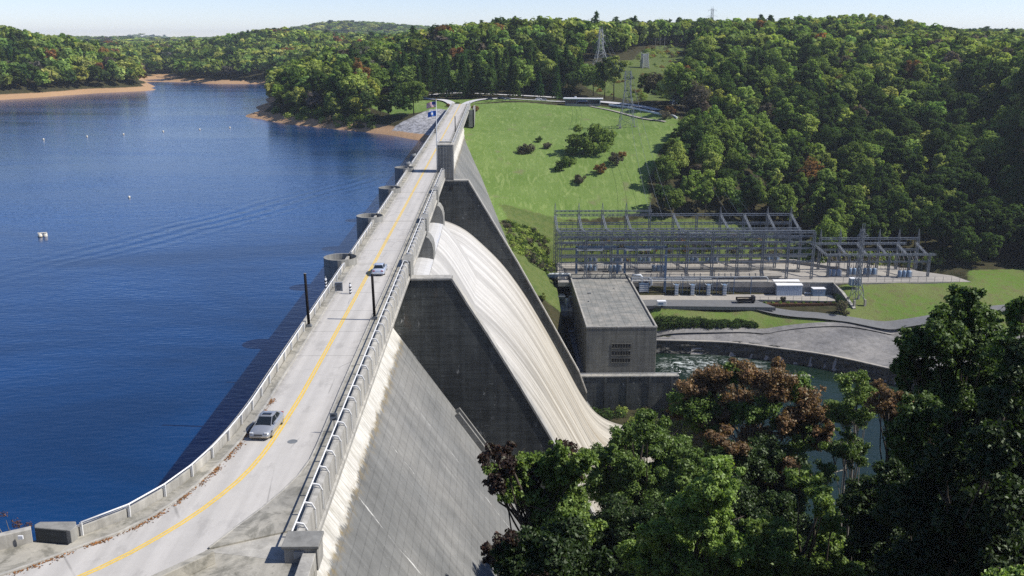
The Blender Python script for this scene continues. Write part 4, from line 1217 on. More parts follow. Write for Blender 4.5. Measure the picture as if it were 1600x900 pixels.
for i, (px_, pyy, w_) in enumerate(((860, 484, 3.6), (893, 489, 1.2), (872, 513, 1.6), (895, 517, 1.6))):
    b = pz(px_, pyy, -63.2)
    t = thing('hatch_crane', ('long white gantry hatch beam in the shaded gap beside the training wall', 'small white hatch nearest the powerhouse wall, upper one', 'small blue-white hatch close to the training wall', 'small white hatch nearest the powerhouse wall, lower one')[i], 'hatch', (b[0], b[1], -63.75), 0, 'deck hatches left of the powerhouse')
    m = MB(); m.box(-w_, w_, -.5, .5, .3, .8); bevel(m.build('beam', TANKW, t), .04)
    m = MB(); m.box(-w_ + .1, -w_ + .4, -.4, .4, 0, .3); m.box(w_ - .4, w_ - .1, -.4, .4, 0, .3); m.build('feet', STEELB, t)

# ------------------------------------------------------------------ yards, roads and walls of the valley floor
m = MB(); m.prism_z([(40.5, 315.4), (136.5, 312.3), (186, 313.5), (184, 322), (174, 330), (172, 340), (148, 345), (142, 352), (118, 346), (42, 346)], -51, -49.5); tag(m.build('switchyard_floor', YARDC), kind='structure')
RUBB = concrete('rubble_bed', (.13, .13, .13), .5, streak=.2, grain=.6).m
for p in ([(44, 318.5), (118, 317.5), (122, 323), (44, 323.5)], [(44, 330), (112, 330), (124, 337), (44, 336.5)]):
    m = MB(); m.prism_z(p, -49.6, -49.36); tag(m.build('gravel_bed', RUBB), kind='structure')
m = MB(); m.prism_z([(67, 299), (104, 298), (107, 306), (134.8, 303.6), (136.3, 312.0), (67.2, 315.0)], -54.4, -53.5); tag(m.build('lower_yard', YARDC), kind='structure')
rw = thing('yard_retaining_wall', 'long dark concrete retaining wall behind the white shed below the switchyard', 'retaining wall', (101, 313, -53.5))
pA = [(67.2, 315.3), (136.6, 312.2), (137.6, 306), (138.5, 297)]
m = MB(); A_ = np.array(pA) - np.array([101, 313]); m.slab([tuple(p) for p in A_], [tuple(p) for p in offset(A_, .7)], [-2, -2, -2, -4], [4.05, 4.05, 2.2, -.9]); m.build('wall_body', WALLD, rw)
m = MB(); m.slab([tuple(p) for p in offset(A_, -.15)], [tuple(p) for p in offset(A_, .85)], [4.05, 4.05, 2.2, -.9], [4.4, 4.4, 2.55, -.55]); m.build('coping', PARA, rw)
t2 = thing('terrace_wall', 'low pale concrete terrace wall stepping up behind the switchyard towards the wooded hill', 'retaining wall', (128, 340, -49.5))
m = MB(); m.slab([(-20, 2.6), (4, 2.2), (20, -10)], [(-20, 3.4), (4.4, 3.0), (20.7, -9.4)], -1, [1.5, 1.5, .7]); m.slab([(-30, -8), (-8, -8.6), (2, -12)], [(-30, -7.4), (-8, -8), (2.4, -11.4)], -1, .9); m.build('wall_body', PARA, t2)


GRAVELM = concrete('gravel_bank', (.27, .265, .265), .4, streak=.2, grain=.5, stain=.4).m


def draped(line, wd_, lift, name, mat, step=2.0, cross=4):
    P = resample(smooth_poly(line, 8), step=step); L = offset(P, -wd_ / 2); vs_ = []; fs_ = []
    nrm = (offset(P, 1) - P)
    for i in range(len(P)):
        for k in range(cross + 1):
            q = L[i] + nrm[i] * wd_ * k / cross
            vs_.append((q[0], q[1], 0))
    z = H(np.array([v[0] for v in vs_]), np.array([v[1] for v in vs_])).reshape(len(P), cross + 1)
    z = np.maximum(z, z.mean(1, keepdims=True))
    vs_ = [(v[0], v[1], float(zz) + lift) for v, zz in zip(vs_, z.ravel())]
    for i in range(len(P) - 1):
        for k in range(cross): fs_.append((i * (cross + 1) + k, (i + 1) * (cross + 1) + k, (i + 1) * (cross + 1) + k + 1, i * (cross + 1) + k + 1))
    m = MB(); m.add(vs_, fs_); return tag(m.build(name, mat, smooth=True, fix=False), kind='structure')


draped([(66, 302), (76, 301), (92, 300.5), (104, 299.5), (114, 296), (122, 293), (134, 289.5), (151, 288), (172, 292), (196, 296), (225, 300)], 5.2, .2, 'service_road', ASPH)
m = MB(); m.prism_z([(64, 299), (104, 296.6), (112, 296), (108, 305), (66, 306.5)], -54.6, -53.44); tag(m.build('yard_apron', ASPH), kind='structure')
draped([(67, 286.5), (86, 286.6), (106, 287.3), (126, 286.5), (150, 285.0), (175, 281), (200, 276)], 3.2, .2, 'river_road', GRAVELM)
LOTC = concrete('visitor_road_surface', (.50, .50, .52), .85, streak=.1).m
draped([(0.3, 506), (1.5, 518), (6, 532), (16, 540), (34, 542), (52, 544), (68, 543), (84, 527), (95, 510), (104, 492)], 4.5, .5, 'visitor_road', LOTC, 3)
draped([(0.3, 506), (-4, 520), (-10, 540), (-24, 552), (-40, 551), (-52, 548)], 4.5, .5, 'left_drive', LOTC, 3)
draped([(-20, 566), (0, 573), (25, 570), (50, 563), (66, 557)], 4.0, .5, 'upper_drive', LOTC, 3)
draped(area([(920, 166), (950, 172), (985, 181), (1012, 187), (1040, 191)]), 1.6, .3, 'meadow_path', YARDC, 3)
rk = thing('river_wall', 'dark rough stone wall lining the far bank of the river', 'river wall', (70, 281.5, -65))
A_ = resample(WALLLINE - np.array([70, 281.5]), 70)
nb = 10; vs_ = []; fs_ = []
for i, p in enumerate(A_):
    for k in range(nb + 1):
        f_ = k / nb; j_ = RNG.normal(0, .22)
        vs_.append((p[0] + .5 * f_ + j_ * .3, p[1] - 1.0 + 1.3 * f_ + j_, -3 + f_ * (7.6) + RNG.normal(0, .08)))
for i in range(len(A_) - 1):
    for k in range(nb): a = i * (nb + 1) + k; fs_.append((a, a + nb + 1, a + nb + 2, a + 1))
m = MB(); m.add(vs_, fs_); o = m.build('stone_face', ROCKW, rk, fix=False); s_ = o.modifiers.new('t', 'SOLIDIFY'); s_.thickness = 1.6; s_.offset = -1
m = MB(); m.slab([(p[0] + .2, p[1] - .1) for p in A_], [(p[0] + .7, p[1] + .9) for p in A_], 4.45, 4.75); m.build('coping', YARDC, rk)
RB = resample(smooth_poly([(66.4, 286.5), (86, 286.6), (106, 287.3), (126, 286.5), (150, 285.0), (175, 281), (200, 276), (215, 272)], 6), 70)
m = MB(); gz_ = [H1(p[0], p[1]) + .12 for p in RB]; nb = 6; vs_ = []; fs_ = []
for i in range(70):
    a = A_[i] + np.array([70.3, 282.0]); b = RB[i]
    for k in range(nb + 1):
        f_ = k / nb; vs_.append((a[0] + (b[0] - a[0]) * f_, a[1] + (b[1] - a[1]) * f_, -60.42 + (gz_[i] + 60.42) * f_))
for i in range(69):
    for k in range(nb): q_ = i * (nb + 1) + k; fs_.append((q_, q_ + nb + 1, q_ + nb + 2, q_ + 1))
m.add(vs_, fs_); tag(m.build('gravel_bank', GRAVELM, smooth=True, fix=False), kind='structure')
b = pz(1237, 588, -63.6)
t = thing('river_weir', 'short concrete weir head standing in the river behind the rust coloured tree', 'weir', (b[0], b[1], -66))
m = MB(); m.box(-5.5, 5.5, -.7, .7, 2.3, 2.7); m.build('cap_beam', PARA, t)
for k in range(4): m = MB(); m.box(-5 + k * 3.1, -4.4 + k * 3.1, -.6, .6, -3, 2.3); m.build('pile', PIERC, t)

# ------------------------------------------------------------------ switchyard steel
def lattice_col(m, x, y, z0, z1, w=.7, t=.165, seg=1.6):
    c = [(x - w / 2, y - w / 2), (x + w / 2, y - w / 2), (x + w / 2, y + w / 2), (x - w / 2, y + w / 2)]
    for a in c: m.bar((*a, z0), (*a, z1), t)
    n = max(1, int((z1 - z0) / seg))
    for i in range(n):
        za = z0 + (z1 - z0) * i / n; zb = z0 + (z1 - z0) * (i + 1) / n
        for k in range(4):
            a = c[k]; b = c[(k + 1) % 4]
            m.bar((*a, za), (*b, zb), t * .6) if i % 2 == 0 else m.bar((*b, za), (*a, zb), t * .6)


def lattice_beam(m, p, q, w=.7, h=.7, t=.165, seg=1.5):
    p = Vector(p); q = Vector(q); d = q - p; L = d.length; d.normalize(); s = d.cross(Vector((0, 0, 1))).normalized() * w / 2; u = Vector((0, 0, h / 2))
    cs = [s + u, -s + u, -s - u, s - u]
    for c in cs: m.bar(p + c, q + c, t)
    n = max(1, int(L / seg))
    for i in range(n):
        a = p + d * L * i / n; b = p + d * L * (i + 1) / n
        for k in range(4):
            c0, c1 = cs[k], cs[(k + 1) % 4]
            m.bar(a + (c0 if i % 2 else c1), b + (c1 if i % 2 else c0), t * .6)


YD = -49.5
sy = thing('switchyard_frame', 'wide steel lattice switchyard frame with rows of peaked columns below the meadow', 'switchyard', (41.7, 318, YD))
dx = 9.0; NC = 11
for i in range(NC):
    x = i * 8.95 - .6
    rear = 16.6; pk = i in (0, 1, 2, 3, 4, 7, 9, 10)
    m = MB(); lattice_col(m, x, 27, 0, rear + (3.2 if i < 5 else 1.5))
    if pk:
        zt = rear + (3.2 if i < 5 else 1.5)
        for sx, sy_ in ((-1, -1), (1, -1), (1, 1), (-1, 1)): m.bar((x + sx * .35, 27 + sy_ * .35, zt), (x, 27, zt + 3.4), .11)
    m.build('lattice_column', STEEL, sy)
    m = MB(); lattice_col(m, x, 14, 0, 15.5 if i < 8 else 14.0); m.build('lattice_column', STEEL, sy)
    m = MB(); lattice_col(m, x + .3, 0.4, 0, 17.2); m.build('lattice_column', STEEL, sy)
for (y, z, x0, x1, w_) in ((27, 22.3, -.6, 36, .5), (27, 18.5, -.6, 88.9, .7), (27, 15.2, -.6, 88.9, .7), (27, 11.0, -.6, 88.9, .5), (14, 15.5, -.6, 88.9, .7), (14, 12.0, -.6, 88.9, .5), (.4, 17.2, -.3, 89.2, .8), (.4, 15.6, -.3, 89.2, .5), (.4, 13.5, -.3, 89.2, .5), (.4, 9.0, -.3, 89.2, .4), (7, 11.5, 0, 88, .5), (20, 9.5, 0, 88, .4), (.4, 11.2, -.3, 89.2, .35), (.4, 6.4, -.3, 89.2, .35), (3, 7.6, 0, 88, .3), (10, 13.4, 0, 88, .35), (14, 8.4, -.6, 88.9, .4), (23, 13.0, 0, 88, .35), (27, 7.6, -.6, 88.9, .4), (14, 5.6, 0, 88, .3)):
    if z == 22.3: z = 20.0
    m = MB(); lattice_beam(m, (x0, y, z), (x1, y, z), w_, w_, .15, 1.5); m.build('cross_beam', STEEL, sy)
for i in range(NC):
    x = i * 8.95 - .6
    for (ya, za, yb, zb) in ((.4, 17.2, 14, 15.5 if i < 8 else 14), (14, 15.5 if i < 8 else 14, 27, 18.5)):
        if (i in (4, 6) and ya > 1): continue
        m = MB(); lattice_beam(m, (x, ya, za), (x, yb, zb), .6, .6, .12, 1.6); m.build('side_beam', STEEL, sy)
m = MB()
for i in range(NC - 1):
    for k in (1, 2, 3):
        x = i * 8.95 - .6 + k * 2.2
        if (i * 3 + k) % 4: m.bar((x, .4, 17.3), (x + .2, 8, 15.6), .16); m.bar((x, 14, 15.5), (x, 14, 13.2), .12); m.bar((x, 27, 15.2), (x, 27, 12.8), .12)
        m.bar((x, .4, 13.4), (x, .4, 9.2), .09); m.bar((x, 14, 12), (x, 14, 6), .08); m.bar((x, 7, 11.4), (x + .4, 7, 3.2), .08); m.bar((x, 20, 9.4), (x, 20, 3), .08)
m.build('drop_conductors', STEEL, sy)
ISP = []
for i in range(NC - 1):
    for k in (1, 2, 3):
        x = i * 8.95 - .6 + k * 2.2
        for (y, z) in ((.4, 12.2), (7, 10.4), (14, 11.0), (27, 12.2)): ISP.append((y, x, z))
INSP = [(.1, 0), (.2, .1), (.1, .25), (.2, .4), (.1, .55), (.2, .7), (.08, .9)]


def insulators(sp, parent):
    first = None
    for x, y, z in sp[:100]:
        if first is None: first = o = MB().lathe(INSP, n=6).build('insulator', INSUL, parent)
        else: o = first.copy(); COL.objects.link(o); o.parent = parent
        o.location = (x, y, z)
    if len(sp) > 100:
        m = MB()
        for p in sp[100:]: m.lathe(INSP, p, 6)
        tag(m.build('insulators', INSUL, parent), kind='stuff')


insulators([(x, y, z) for y, x, z in sorted(ISP)], sy)
for (x0, x1) in ((5.5, 14.5), (22.6, 31.6)):
    m = MB(); m.bar((x0, .2, 10.9), (x1, .2, 10.9), .3); m.add([(x0 - .6, .2, 10.9), (x0 + .6, .2, 10.9), (x0, .2, 11.8)], [(0, 1, 2)]); m.add([(x1 - .6, .2, 10.9), (x1 + .6, .2, 10.9), (x1, .2, 11.8)], [(0, 1, 2)]); m.build('bus_bar', TANKW, sy)
for (x0, x1, y, z) in ((42, 56, 9, 15.2), (46, 60, 8, 15.0), (50, 70, 11, 14.4)): MB().bar((x0, y, z), (x1, y, z), .22).build('bus_bar', TANKW, sy)

s2 = thing('switchyard_frame', 'smaller steel lattice switchyard frame with flat catwalk tops at the foot of the wooded hill', 'switchyard', (137, 320, YD))
for i in range(6):
    x = 1.0 + i * 7.25
    m = MB(); lattice_col(m, x, 12, 0, 12.0, .7); zt = 12.0
    for sx, sy_ in ((-1, -1), (1, -1), (1, 1), (-1, 1)): m.bar((x + sx * .35, 12 + sy_ * .35, zt), (x, 12, zt + 3.4), .11)
    m.build('lattice_column', STEEL, s2)
    m = MB(); lattice_col(m, x - .3, 1, 0, 8.2, .6); m.build('lattice_column', STEEL, s2)
for (y, z, x0, x1, w_, h_) in ((12, 11.8, 1, 37.3, .6, .6), (8, 10.8, -4, 31, 1.3, .5), (1, 8.2, -1, 39, 1.5, .5), (12, 7.6, 1, 37, .5, .5), (1, 5.6, 0, 37, .4, .4)):
    m = MB(); lattice_beam(m, (x0, y, z), (x1, y, z), w_, h_, .14, 1.2); m.build('cross_beam', STEEL, s2)
for i in range(6):
    x = 1.0 + i * 7.25; m = MB(); lattice_beam(m, (x - 1.5, 1, 8.2), (x - 2.5 if i else x - 4, 8, 10.8), .6, .5, .12, 1.5); m.build('side_beam', STEEL, s2)
m = MB()
for i in range(22): x = 1.5 + i * 1.65; m.bar((x, 1, 8), (x, 1, 3), .08); m.bar((x, 12, 11.6), (x, 12, 9.6), .08); m.bar((x, 12, 7.5), (x + .3, 8, 3.5), .07)
m.build('drop_conductors', STEEL, s2)
insulators([(1.5 + i * 1.65, 1, 6.6) for i in range(22)], s2)

# blue portal frames over the transformers
for i, (xa, xb) in enumerate(((901, 965), (977, 1041))):
    a = py(xa, 384, 325); b = py(xb, 387, 325); z1 = (a[2] + b[2]) / 2 - YD
    t = thing('steel_portal', ('blue steel portal frame behind the near end of the powerhouse roof, left one', 'blue steel portal frame with the long right leg beside the pale pipes')[i], 'portal frame', (a[0], 324.6, YD), 0, 'blue portal frames')
    L = b[0] - a[0]
    for x in (0, L):
        zb = -4.0 if (i == 1 and x > 0) else 0
        yy = -9.5 if zb < 0 else 0
        m = MB(); m.bar((x, 0, 0), (x, 0, z1), .8, .5); m.build('leg', STEELB, t)
    m = MB(); m.bar((-.4, 0, z1), (L + .4, 0, z1), .5, .8); m.bar((0, 0, z1 - 5.6), (L, 0, z1 - 5.6), .25, .25); m.build('beam', STEELB, t)
    m = MB(); m.bar((.3, -.3, z1 - 6.6), (L - .3, -.3, z1 - 6.6), .2); m.build('bus_bar', TANKW, t)
b = pz(1038, 460, -53.5)
t = thing('steel_post', 'tall single blue steel post at the left of the row of transformer columns', 'post', (b[0], b[1], -53.5))
m = MB(); m.bar((0, 0, 0), (0, 0, 14), .75, .5); m.build('shaft', STEELB, t)
m = MB(); m.box(-.7, .7, -.6, .6, 0, .4); m.build('foot', STEELB, t)


# oil circuit breakers: three tanks on a plinth, bushings on top
def breaker_proto():
    t = thing('circuit_breaker', 'x', 'circuit breaker', (0, 0, YD))
    m = MB(); m.box(-2.5, 2.5, -.9, .9, 0, .3); m.build('plinth', YARDC, t)
    for k in (-1, 0, 1):
        m = MB(); m.lathe([(.01, .3), (.68, .3), (.72, .5), (.72, 2.3), (.6, 2.65), (.01, 2.75)], (k * 1.6, 0, 0), 16); tk = m.build('tank', TANKB, t, smooth=True)
        for s in (-1, 1):
            m = MB(); m.tube([(k * 1.6 + s * .2, 0, 2.5), (k * 1.6 + s * .45, 0, 3.9)], [.13, .07], 6); m.build('bushing', INSUL, tk)
    m = MB(); m.box(2.2, 2.7, -.5, .5, .3, 2.4); m.build('cabinet', TANKW, t)
    return t


bp = breaker_proto(); first = True
rows = [(915, 392, 'back'), (953, 392, 'back'), (995, 392, 'back'), (1070, 396, 'back'), (1100, 397, 'back'), (1200, 402, 'back'), (922, 420, 'front'), (960, 421, 'front'), (1028, 421, 'front'), (1302, 428, 'small'), (1334, 426, 'small'), (1358, 426, 'small'), (1412, 430, 'small')]
lab = {'back': 'blue-grey triple tank breaker in the back row under the wide lattice frame', 'front': 'blue-grey triple tank breaker in the front row behind the powerhouse roof', 'small': 'blue-grey triple tank breaker under the smaller lattice frame'}
for px_, pyy, rw_ in rows:
    b = pz(px_, pyy + 4, YD)
    o = bp if first else copy_tree(bp); first = False
    o.location = (b[0], min(b[1], 343), YD); o['label'] = lab[rw_]; o['group'] = 'oil circuit breakers, ' + {'back': 'back row', 'front': 'front row', 'small': 'small yard'}[rw_]

# row of transformer columns on the lower yard
tp = thing('transformer', 'tall narrow blue transformer with side bushings in the row above the driveway', 'transformer', (0, 0, -53.5), 0, 'row of narrow transformers')
m = MB(); m.box(-.55, .55, -.9, .9, .2, 3.9); bevel(m.build('tank', TANKB, tp), .08)
m = MB()
for k in range(6): m.box(-.62, .62, -1.0, -.9, .5 + k * .58, .72 + k * .58)
m.build('radiator', TANKW, tp)
m = MB(); m.box(-.8, .8, -1.1, 1.1, 0, .2); m.build('plinth', YARDC, tp)
for s in (-1, 1): m = MB(); m.tube([(s * .4, 0, 3.5), (s * 1.25, 0, 4.2)], [.16, .1], 8); m.build('bushing', TANKW, tp)
m = MB(); m.box(-2.8, 2.9, .9, 1.1, 0, 5.2) if False else m.bar((-1.6, .8, 0), (-1.6, .8, 5.4), .14); m.bar((1.6, .8, 0), (1.6, .8, 5.4), .14); m.bar((-1.9, .8, 5.4), (3.4, .8, 5.4), .14); m.bar((1.6, .8, 3), (3.0, .8, .5), .1); m.build('support_frame', STEEL, tp)
for i, px_ in enumerate((1056, 1081, 1106, 1131)):
    b = pz(px_, 461, -53.5); o = tp if i == 0 else copy_tree(tp); o.location = (b[0], b[1] - .2, -53.5)
b = pz(1005, 459, -53.5)
t = thing('transformer', 'largest blue transformer with pale pipes, nearest the powerhouse roof', 'transformer', (b[0], b[1], -53.5))
m = MB(); m.box(-1.7, 1.7, -1.2, 1.2, 0, 4.0); bevel(m.build('tank', TANKB, t), .1)
m = MB()
for k in range(5): m.box(-1.55, 1.55, -1.32, -1.2, .5 + k * .65, .8 + k * .65)
m.build('radiator', TANKW, t)
m = MB(); m.tube([(-.6, 0, 4), (-.6, 0, 6), (-1.2, 0, 6.7), (-4, 0, 6.7)], .45, 10); m.tube([(1.9, 0, 5.6), (2.6, 0, 5.0), (2.7, 0, 3.4), (1.9, 0, 2.4)], .45, 10); m.build('pipe', TANKW, t, smooth=True)
for k in range(3): m = MB(); m.lathe([(.22, 0), (.3, .2), (.18, .4), (.28, .6), (.15, .8), (.2, 1.0), (.05, 1.2)], (-.9 + k * .9, .4, 4.0), 8); m.build('bushing', INSUL, t)
pr_ = thing('pipe_rack', 'horizontal white and grey pipe rack running above the transformers', 'pipe rack', (66, 312.4, -53.5))
m = MB()
for z, y, xe in ((5.2, 0, 22), (5.7, .5, 28), (6.2, 1.0, 46)): m.bar((0, y, z), (xe, y, z), .22); 
m.tube([(46, 1, 6.2), (47.5, 1, 6.1), (48, 1, 5.4), (48, 1, 1)], .16, 8); m.build('pipe', TANKW, pr_)
for k in range(8): m = MB(); m.bar((k * 6, .5, 0), (k * 6, .5, 6.0), .22); m.build('support_post', STEELB, pr_)

# sheds, trailers and small things on the lower yard
b = pz(1233, 462, -53.5)
t = thing('metal_shed', 'pale blue metal shed with a wide white roof against the retaining wall', 'shed', (b[0], b[1] + 2.6, -53.5))
m = MB(); m.box(-4.4, 4.4, -2.6, 2.6, 0, 3.6)
sh = m.build('wall', flat('shed_blue_siding', (.36, .43, .53), .5, .3, var=.08), t)
m = MB(); m.prism_y([(-4.6, 3.6), (4.6, 3.6), (4.6, 3.78), (-4.6, 3.78)], -2.8, 2.8); m.add([(-4.6, -2.8, 3.78), (4.6, -2.8, 3.78), (4.6, 2.8, 4.5), (-4.6, 2.8, 4.5), (-4.6, 2.8, 3.78), (4.6, 2.8, 3.78)], [(0, 1, 2, 3), (0, 3, 4), (1, 5, 2), (4, 3, 2, 5)]); m.build('roof', WHITE, t)
m = MB(); m.box(-4.46, -4.4, -1.2, 1.2, 0, 2.8); m.build('door', GRATE, t)
m = MB()
for k in range(14): m.box(-4.2 + k * .63, -4.12 + k * .63, -2.64, -2.6, .1, 3.5)
m.build('siding_rib', flat('shed_rib', (.30, .37, .47), .5, .3), t)
b = pz(1280, 463, -53.5)
t = thing('metal_shed', 'smaller slate blue shed with three vents near the end of the retaining wall', 'shed', (b[0], b[1] + 1.8, -53.5))
m = MB(); m.box(-2.1, 2.1, -1.6, 1.6, 0, 2.5); bevel(m.build('wall', TANKB, t), .03)
m = MB(); m.box(-2.3, 2.3, -1.8, 1.8, 2.5, 2.68); bevel(m.build('roof', WHITE, t), .03)
m = MB()
for k in range(3): m.box(-.7 + k * .9, -.5 + k * .9, -1.64, -1.6, 1.7, 1.95)
m.build('vent', WHITE, t)
b = pz(1034, 480, -53.3)
t = thing('box_trailer', 'small white box trailer parked on the driveway edge beside the powerhouse', 'trailer', (b[0], b[1] + 1, -53.4))
m = MB(); m.box(-1.5, 1.5, -.85, .85, .45, 2.1); bevel(m.build('box', WHITE, t), .06)
m = MB(); m.box(-1.1, .5, -.87, -.85, 1.0, 1.6); m.build('side_panel', TANKB, t)
for s in (-1, 1):
    m = MB(); m.tube([(.1, s * .7, .33), (.1, s * .9, .33)], .33, 14); m.build('wheel', TYRE, t)
m = MB(); m.bar((-1.5, 0, .5), (-2.6, 0, .42), .1); m.build('drawbar', GRATE, t)
b = pz(1166, 474, -53.4)
t = thing('flatbed_truck', 'dark low sided flatbed with a load standing on the driveway', 'truck', (b[0], b[1] + 1.1, -53.42))
m = MB(); m.box(-3.1, 3.1, -1.15, 1.15, .7, .9); m.box(-3.1, 2.1, -1.15, -1.05, .9, 1.7); m.box(-3.1, 2.1, 1.05, 1.15, .9, 1.7); m.box(-3.1, -3.0, -1.05, 1.05, .9, 1.7); m.build('bed', DKBROWN, t)
m = MB(); m.box(2.0, 3.1, -1.05, 1.05, .9, 2.4); bevel(m.build('cab', flat('dark_cab_paint', (.03, .03, .035), .4, .4), t), .15)
m = MB(); m.box(-2.8, 1.8, -.95, .95, .9, 1.4); bevel(m.build('load', flat('timber_load', (.30, .26, .2), .9, .1, var=.5, scale=4), t), .1)
for x in (-2.3, -1.2, 2.4):
    for s in (-1, 1): m = MB(); m.tube([(x, s * .85, .45), (x, s * 1.12, .45)], .45, 14); m.build('wheel', TYRE, t)
b = pz(1172, 457, -53.5)
t = thing('control_cabinet', 'tilted white topped cabinet on a rusty base in front of the retaining wall', 'cabinet', (b[0], b[1], -53.5))
m = MB(); m.add([(-.9, -.6, 1.6), (.9, -.6, 1.6), (.9, .6, 2.9), (-.9, .6, 2.9), (-.9, -.7, 1.4), (.9, -.7, 1.4), (.9, .5, 2.7), (-.9, .5, 2.7)], [(0, 1, 2, 3), (4, 7, 6, 5), (0, 4, 5, 1), (2, 6, 7, 3), (0, 3, 7, 4), (1, 5, 6, 2)]); m.build('tilted_top', WHITE, t)
m = MB(); m.box(-.6, .6, -.4, .5, 0, 1.9); m.build('base_box', flat('rusty_base', (.14, .08, .05), .8, .1), t)
b = pz(1190, 458, -53.5)
t = thing('utility_post', 'short yellow utility box left of the white shed', 'utility box', (b[0], b[1], -53.5))
m = MB(); m.box(-.6, .6, -.4, .4, 0, 1.1); m.box(-.45, .45, -.3, .3, 1.1, 1.35); bevel(m.build('box', YELLOW, t), .08)
m = MB(); m.box(-.7, .7, -.5, .5, 0, .12); m.build('plinth', YARDC, t)
b = pz(1264, 460, -53.5)
t = thing('pipe_stack', 'small stack of pale pipes between the two sheds', 'pipe stack', (b[0], b[1], -53.5))
m = MB()
for k in range(5): m.tube([(-1.6, (k % 3) * .4, .3 + (k // 3) * .36), (1.6, (k % 3) * .4, .3 + (k // 3) * .36)], .18, 8)
m.build('pipes', TANKW, t)
m = MB(); m.box(-1.3, -1.1, -.3, 1.1, 0, .14); m.box(1.1, 1.3, -.3, 1.1, 0, .14); m.build('bearers', DKBROWN, t)
b = pz(1336, 447, YD)
t = thing('transformer', 'pale blue transformer pair on the edge of the upper yard below the lattice mast', 'transformer', (b[0], b[1] + .5, YD))
for x in (-1.0, 1.0):
    m = MB(); m.box(x - .9, x + .9, -.9, .9, .2, 2.5); bevel(m.build('tank', TANKB, t), .06)
    m = MB(); m.box(x - .85, x + .85, -.95, .95, 2.5, 2.8); m.build('lid', WHITE, t)
m = MB()
for k in range(4): m.box(-1.6 + k * .95, -1.3 + k * .95, -.98, -.9, .5, 2.3)
m.build('radiator', TANKW, t)
# fences
def fence(pts, h, label, step=3.0, name='chain_link_fence'):
    z0 = H1(*pts[0]) if len(pts[0]) == 2 else pts[0][2]
    P = resample([(p[0], p[1], p[2]) for p in pts], step=step)
    t = thing(name, label, 'fence', tuple(P[0])); Q = P - P[0]
    for p in Q[:100]: m = MB(); m.bar(p, (p[0], p[1], p[2] + h), .09); m.build('post', GRATE, t)
    m = MB()
    for k in range(len(Q) - 1):
        a = Q[k]; b_ = Q[k + 1]
        for f_ in (.08, .5, .97): m.bar((a[0], a[1], a[2] + h * f_), (b_[0], b_[1], b_[2] + h * f_), .035)
    m.build('wires', GRATE, t)


fence([(100, 300.2, -53.5), (108, 302.4, -53.5), (120, 303.2, -53.5), (134.6, 303.2, -53.5)], 1.9, 'thin dark chain link fence in front of the white shed')
fence([(137.5, 313.0, YD), (160, 313.6, YD), (182, 313.6, YD)], 1.9, 'long thin fence along the grass edge of the upper yard')
fence([(41, 314.9, YD), (36, 327, -46.5), (30, 330, -42.5)], 2.2, 'dark fence climbing the bank left of the wide lattice frame', 3.5)

# ------------------------------------------------------------------ transmission towers
def tower(name, label, x, y, h, bw, ww, tw_, arms=((.82, 5.5), (.92, 4.5)), z=None, waist=.55, mat=None, peak=True, t=.17, rz=0.2):
    z = H1(x, y) if z is None else z
    o = thing(name, label, 'pylon', (x, y, z), rz, 'lattice pylons')
    hs = [0]; k = 0
    n = 9
    lv = [h * (1 - (1 - i / n) ** 1.25) for i in range(n + 1)]

    def half(zz):
        f = zz / h
        return bw / 2 + (ww / 2 - bw / 2) * f / waist if f < waist else ww / 2 + (tw_ / 2 - ww / 2) * (f - waist) / (1 - waist)
    m = MB(); sg = [(-1, -1), (1, -1), (1, 1), (-1, 1)]
    for i in range(n):
        a, b = half(lv[i]), half(lv[i + 1])
        for k in range(4):
            s, u = sg[k], sg[(k + 1) % 4]
            m.bar((s[0] * a, s[1] * a, lv[i] - (2.5 if i == 0 else 0)), (s[0] * b, s[1] * b, lv[i + 1]), t * 1.4)
            m.bar((s[0] * a, s[1] * a, lv[i]), (u[0] * b, u[1] * b, lv[i + 1]), t * .75); m.bar((u[0] * a, u[1] * a, lv[i]), (s[0] * b, s[1] * b, lv[i + 1]), t * .75)
            m.bar((s[0] * b, s[1] * b, lv[i + 1]), (u[0] * b, u[1] * b, lv[i + 1]), t * .7)
    m.build('lattice_body', mat or STEEL, o)
    for f, L in arms:
        m = MB(); zz = h * f; a = half(zz)
        for s in (-1, 1):
            for yy in (-a, a): m.bar((s * a, yy, zz), (s * L, 0, zz + .3), t * .8); m.bar((s * a, yy, zz + 1.3), (s * L, 0, zz + .35), t * .6)
            m.bar((s * L, 0, zz + .3), (s * L, 0, zz - 1.2), .1)
        m.build('cross_arm', mat or STEEL, o)
    if peak:
        a = half(h)
        for s in (-1, 1): MB().bar((s * a, 0, h), (s * a * .9, 0, h + 2), t).build('peak', mat or STEEL, o)
    a = bw / 2
    for s in sg: MB().box(s[0] * a - .08 * bw, s[0] * a + .08 * bw, s[1] * a - .08 * bw, s[1] * a + .08 * bw, -2.5, .3).build('footing', YARDC, o)
    return o


